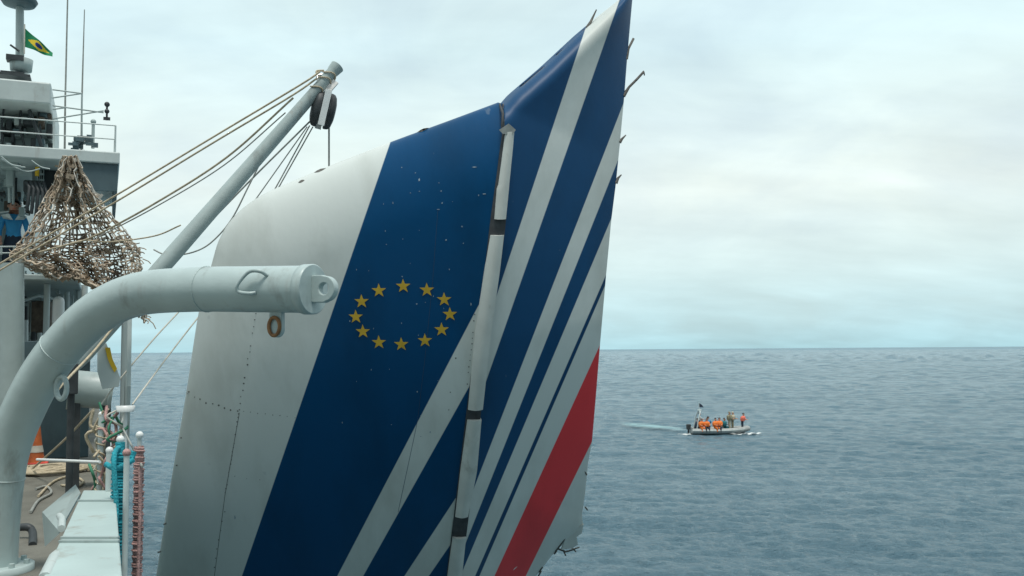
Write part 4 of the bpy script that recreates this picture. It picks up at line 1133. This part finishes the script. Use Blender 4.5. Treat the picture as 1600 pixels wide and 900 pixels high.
# broken lower corner of the rudder: splinters and a torn flap
mb = MB()
mb.tube([rud(868, 862, .02), rud(880, 845, .03), rud(892, 826, .03)], .012, 5)
mb.tube([rud(873, 858, .02), rud(884, 862, .03), rud(898, 858, .03)], .012, 5)
for (a, b) in (((880, 860), (884, 868)), ((894, 857), (900, 862)), ((896, 858), (905, 855)), ((842, 894), (848, 886)), ((846, 892), (840, 902)), ((912, 735), (917, 742)), ((914, 792), (918, 797)), ((870, 861), (866, 866))):
    mb.tube([rud(*a, .02), rud(*b, .02)], .010, 5)
mb.build_each('splinter', M['torn'], fin)
mb = MB(); mb.prism([rud(x, y, .012) for x, y in ((884, 838), (893, 826), (905, 822), (911, 818), (908, 832), (900, 838), (902, 850), (892, 856), (876, 858))], NRD * .02); mb.build('torn_flap', M['cover'], fin)
mb = MB(); mb.tube(spline([rud(776, 905, .13), rud(790, 896, .15), rud(800, 890, .15), rud(807, 884, .14)]), .016, 6); mb.build('torn_strip', M['white'], fin)
# faded stencil on the hinge cover
cu = bpy.data.curves.new('stencil', 'FONT'); cu.body = '-13-2'; cu.size = .11; cu.extrude = .001
ot = bpy.data.objects.new('stencil_tmp', cu); C.objects.link(ot)
dg = bpy.context.evaluated_depsgraph_get(); tm = bpy.data.meshes.new_from_object(ot.evaluated_get(dg)); bpy.data.objects.remove(ot)
st = bpy.data.objects.new('stencil', tm); C.objects.link(st); st.parent = fin; tm.materials.append(M['rivet'])
zz = NH; xx = (gx - zz * gx.dot(zz)).normalized(); yy = zz.cross(xx)
mtx = Matrix((xx, yy, zz)).transposed().to_4x4(); mtx.translation = on_plane(766, 391, HP + NL * (TH + .09), NL) - FO
st.matrix_local = mtx @ Matrix.Scale(.82, 4)

# added bow for shading: upper half leans back brighter, lower turns down darker
VUP = (Z - NL * NL.dot(Z)).normalized()
VSD = VUP.cross(NL); VSD = VSD if VSD.x > 0 else -VSD
def bow(Pw):
    h = (Pw - HP).dot(VUP)
    rd = (Pw - EYE).normalized()
    x_ = (Pw - HP).dot(VSD) - h * hax.dot(VSD) / hax.dot(VUP)      # twist added to brighten the upper rudder beyond the hinge
    return Pw + rd * (0.07 * max(h, 0) * max(x_ - .12, 0) + 0.5 * (0.29 if h < 0 else 0.105) * h * h)
for o in fin.children:
    me = o.data; mw = Matrix.Translation(FO) @ o.matrix_local; mi = mw.inverted()
    at = me.attributes.new('flat', 'FLOAT_VECTOR', 'POINT')
    pn = NRD if o.name.startswith('rudder') else NL
    def onskin(q):                       # the paint lies on the skin where it was measured, also where the skin curves away
        d_ = q - EYE
        return EYE + d_ * ((mid(pn) + pn * TH - EYE).dot(pn) / d_.dot(pn)) - FO
    fl_ = np.array([tuple(onskin(mw @ q.co)) for q in me.vertices], dtype=np.float32)
    at.data.foreach_set('vector', fl_.ravel())
    for q in me.vertices: q.co = mi @ bow(mw @ q.co)
    me.update()

# ------------------------------------------------------------------ rigid inflatable boat with crew
BW = at_z(1123, 677, 0.0); BX = BW.x; BYY = BW.y
def bp(x, y, z): return Vector((BX + x, BYY + y, z))
def hp2(x, y, z): return Vector((BX + x * .86, BYY + y, z))
def hpt(x, y, z): return Vector((BX + x * .86, BYY + y, z * .74))
boat = thing('inflatable_boat', bp(0, 0, 0), 'grey inflatable boat full of people on the open sea', 'boat')
mb = MB(); P = [(-3.1, .95), (-1.5, 1.0), (.5, 1.0), (1.9, .85), (2.8, .45), (3.2, 0), (2.8, -.45), (1.9, -.85), (.5, -1.0), (-1.5, -1.0), (-3.1, -.95)]
mb.tube(spline([hpt(x, y, .38 + .045 * max(0, x - .3) ** 1.5) for x, y in P], 6), [.17] + [.25] * (len(P) * 6 - 7) + [.17], 16); mb.build('sponson', M['rib'], boat)
mb = MB(); ring = [(-3.0, .9), (1.9, .8), (2.9, .2), (2.9, -.2), (1.9, -.8), (-3.0, -.9)]
mb.add([hpt(x, y, .25) for x, y in ring] + [hpt(x * .95, y * .35, -.35) for x, y in ring], [tuple(range(6)), (11, 10, 9, 8, 7, 6)] + [(i, (i + 1) % 6, 6 + (i + 1) % 6, 6 + i) for i in range(6)]); mb.build('hull', M['boatdeck'], boat)
mb = MB(); mb.tube(spline([hpt(x, y * 1.0 + (.24 if y > 0 else -.24 if y < 0 else 0), .45 + .045 * max(0, x - .3) ** 1.5) for x, y in P], 4), .035, 6); mb.build('rub_strake', M['pale'], boat)
mb = MB(); mb.box(hpt(-3.05, 0, .5), (1, 0, 0), (0, 1, 0), Z, .12, 1.5, .55); mb.build('transom', M['rib'], boat, .02)
mb = MB(); mb.box(hpt(-3.3, 0, .85), (1, 0, 0), (0, 1, 0), Z, .42, .36, .5); mb.box(hpt(-3.32, 0, .2), (1, 0, 0), (0, 1, 0), Z, .16, .14, .9); mb.build('outboard_motor', M['dark'], boat, .06)
mb = MB()
for sg in (-1, 1): mb.tube(spline([hp2(-2.55, .8 * sg, .5), hp2(-2.35, .75 * sg, 1.4), hp2(-2.1, .45 * sg, 2.05), hp2(-2.1, 0, 2.12)], 6), .055, 8)
mb.tube([hp2(-2.1, 0, 2.1), hp2(-2.12, 0, 2.9)], .035, 6); mb.box(hp2(-2.1, 0, 2.18), (1, 0, 0), (0, 1, 0), Z, .35, .5, .12)
mb.build('radar_arch', M['pale'], boat)
mb = MB(); mb.prism([hp2(-2.12, .0, 2.85), hp2(-2.12, 0, 2.45), hp2(-1.6, .0, 2.45), hp2(-1.8, 0, 2.7)], (0, .03, 0)); mb.build('pennant', M['navy'], boat)
mb = MB(); mb.box(hpt(.1, 0, .75), (1, 0, 0), (0, 1, 0), Z, .6, .7, .9); mb.build('console', M['pale'], boat, .05)
mb = MB(); mb.prism([hpt(.28, -.32, 1.2), hpt(.28, .32, 1.2), hpt(.15, .28, 1.55), hpt(.15, -.28, 1.55)], (.02, 0, 0)); mb.build('windscreen', M['glass'], boat)
mb = MB()
mb.tube([hpt(-1.9, -.1, .28), hpt(-1.9, -.1, 1.9)], .02, 6)
gr = 'people in the inflatable boat'
def crew(x, y, seat_or_stand, label, shirt, trs, jacket, H=1.74, face=0.0, lean=0.1, arms='fwd', hair='hair'):
    if seat_or_stand == 'sit': person(label, bp(x, y, .20), H, face, 'sit', shirt, trs, gr, jacket, hair, None, lean, arms, seat=.30)
    else: person(label, bp(x, y, .187), H, face, 'stand', shirt, trs, gr, jacket, hair, None, lean, arms)
crew(-2.35, -.55, 'sit', 'dark-clad person crouched at the boat stern by the motor', 'navy', 'navy', None, lean=.45, face=.3)
crew(-1.75, .45, 'stand', 'person in white top standing under the stern arch of the boat', 'white', 'navy', None, H=1.75)
crew(-1.80, -.75, 'sit', 'leftmost orange-jacketed person seated near the boat stern', 'orange', 'orange', 'orange', face=-1.2, lean=.2)
crew(-1.28, -.80, 'sit', 'second orange-jacketed person from the stern of the boat', 'orange', 'navy', 'orange', face=-1.5, lean=.1)
crew(-.50, -.8, 'sit', 'orange-jacketed person seated left of the boat middle', 'orange', 'orange', 'orange', face=-1.0, H=1.8, lean=.1)
crew(-.08, -.75, 'sit', 'orange-jacketed person seated at the boat middle, rightmost in orange', 'orange', 'navy', 'orange', face=-1.8, H=1.86, lean=0)
crew(-.85, .7, 'sit', 'person in blue seated behind the orange jackets', 'blue', 'navy', None, face=1.4, H=1.9)
crew(.42, -.35, 'sit', 'teal-clad person seated beside the boat console', 'tealcloth', 'tealcloth', 'tealcloth', H=1.75)
crew(.90, -.5, 'stand', 'person in camouflage standing forward of the teal-clad one', 'camo', 'khaki', 'camo', H=1.88, lean=.05, hair='camo')
crew(1.34, .2, 'stand', 'pale khaki person standing ahead of the camouflaged one', 'khaki', 'camo', 'khaki', H=1.82, hair='khaki')
crew(2.15, -.3, 'stand', 'person in a coral red top leaning at the boat bow', 'coral', 'navy', 'coral', H=1.72, lean=.25, arms='fwd')

# foam round the boat and its turquoise wake, lying on the water
def foam(name, outline_fn, n, m_, mm, h):
    pts = np.array([outline_fn(i / (n - 1), j / (m_ - 1)) for j in range(m_) for i in range(n)])
    z = wave_z(pts[:, 0], pts[:, 1], np.full(len(pts), .8)) + h(pts)
    mb = MB(); mb.v = [Vector((a, b, c)) for (a, b), c in zip(pts, z)]
    for j in range(m_ - 1):
        for i in range(n - 1):
            a = j * n + i; mb.f.append([a, a + 1, a + n + 1, a + n]); mb.m.append(0); mb.sm.append(True)
    o = mb.build(name, mm); o['kind'] = 'stuff'
    fa = o.data.attributes.new('foam_fade', 'FLOAT', 'POINT')
    fa.data.foreach_set('value', np.array([math.sin(math.pi * (j / (m_ - 1))) ** .8 * min(1, 3.5 * i / (n - 1)) * min(1, 8 * (1 - i / (n - 1))) for j in range(m_) for i in range(n)], dtype=np.float32))
    return o
def foam_mat(name, col, scale, lo, hi, alpha=1.0, sc=(1, 1, 1)):
    m = bpy.data.materials.new(name); m.use_nodes = True; K = m.node_tree.nodes; L = m.node_tree.links; p = K['Principled BSDF']
    p.inputs['Base Color'].default_value = (*col, 1); p.inputs['Roughness'].default_value = .7
    t = K.new('ShaderNodeTexCoord'); mpn = K.new('ShaderNodeMapping'); mpn.inputs['Scale'].default_value = sc; L.new(t.outputs['Object'], mpn.inputs[0])
    n = K.new('ShaderNodeTexNoise'); n.inputs['Scale'].default_value = scale; n.inputs['Detail'].default_value = 6; L.new(mpn.outputs[0], n.inputs['Vector'])
    g = K.new('ShaderNodeMapRange'); g.inputs['From Min'].default_value = lo; g.inputs['From Max'].default_value = hi; g.inputs['To Max'].default_value = alpha; L.new(n.outputs[0], g.inputs['Value'])
    ad = K.new('ShaderNodeAttribute'); ad.attribute_name = 'foam_fade'
    mu = K.new('ShaderNodeMath'); mu.operation = 'MULTIPLY'; L.new(g.outputs[0], mu.inputs[0]); L.new(ad.outputs['Fac'], mu.inputs[1])
    L.new(mu.outputs[0], p.inputs['Alpha']); return m
fm = foam_mat('white_foam', (.85, .88, .86), 3.2, .44, .60, .95, (.5, 1.6, 1))
wk = foam_mat('turquoise_wake', (.30, .50, .51), .6, .30, .62, .75, (.5, 1.2, 1))
o = foam('bow_foam', lambda u_, v_: (BX + .6 + 3.5 * u_, BYY - 1.35 + (v_ - .5) * 1.0 * (1 - abs(2 * u_ - 1) ** 3) - .15 + 1.3 * max(0, u_ - .7)), 40, 10, fm, lambda p_: .10 + .10 * np.sin(p_[:, 0] * 5) * np.sin(p_[:, 1] * 7))
tag(o, 'white foam breaking along the inflatable boat bow', 'foam')
o = foam('stern_foam', lambda u_, v_: (BX - 4.2 + 1.5 * u_, BYY - .7 + (v_ - .5) * 1.9), 24, 14, fm, lambda p_: .10 + .08 * np.sin(p_[:, 0] * 5) * np.sin(p_[:, 1] * 7))
tag(o, 'white foam churned behind the inflatable boat stern', 'foam')
o = foam('wake', lambda u_, v_: (BX - 8.5 + 5.6 * u_, BYY + 7.0 * (1 - u_) ** 1.0 + 2.4 + (v_ - .5) * (3.6 + 5.0 * (1 - u_))), 60, 20, wk, lambda p_: .24 + 0 * p_[:, 0])
tag(o, 'pale turquoise wake trailing left of the inflatable boat', 'wake')
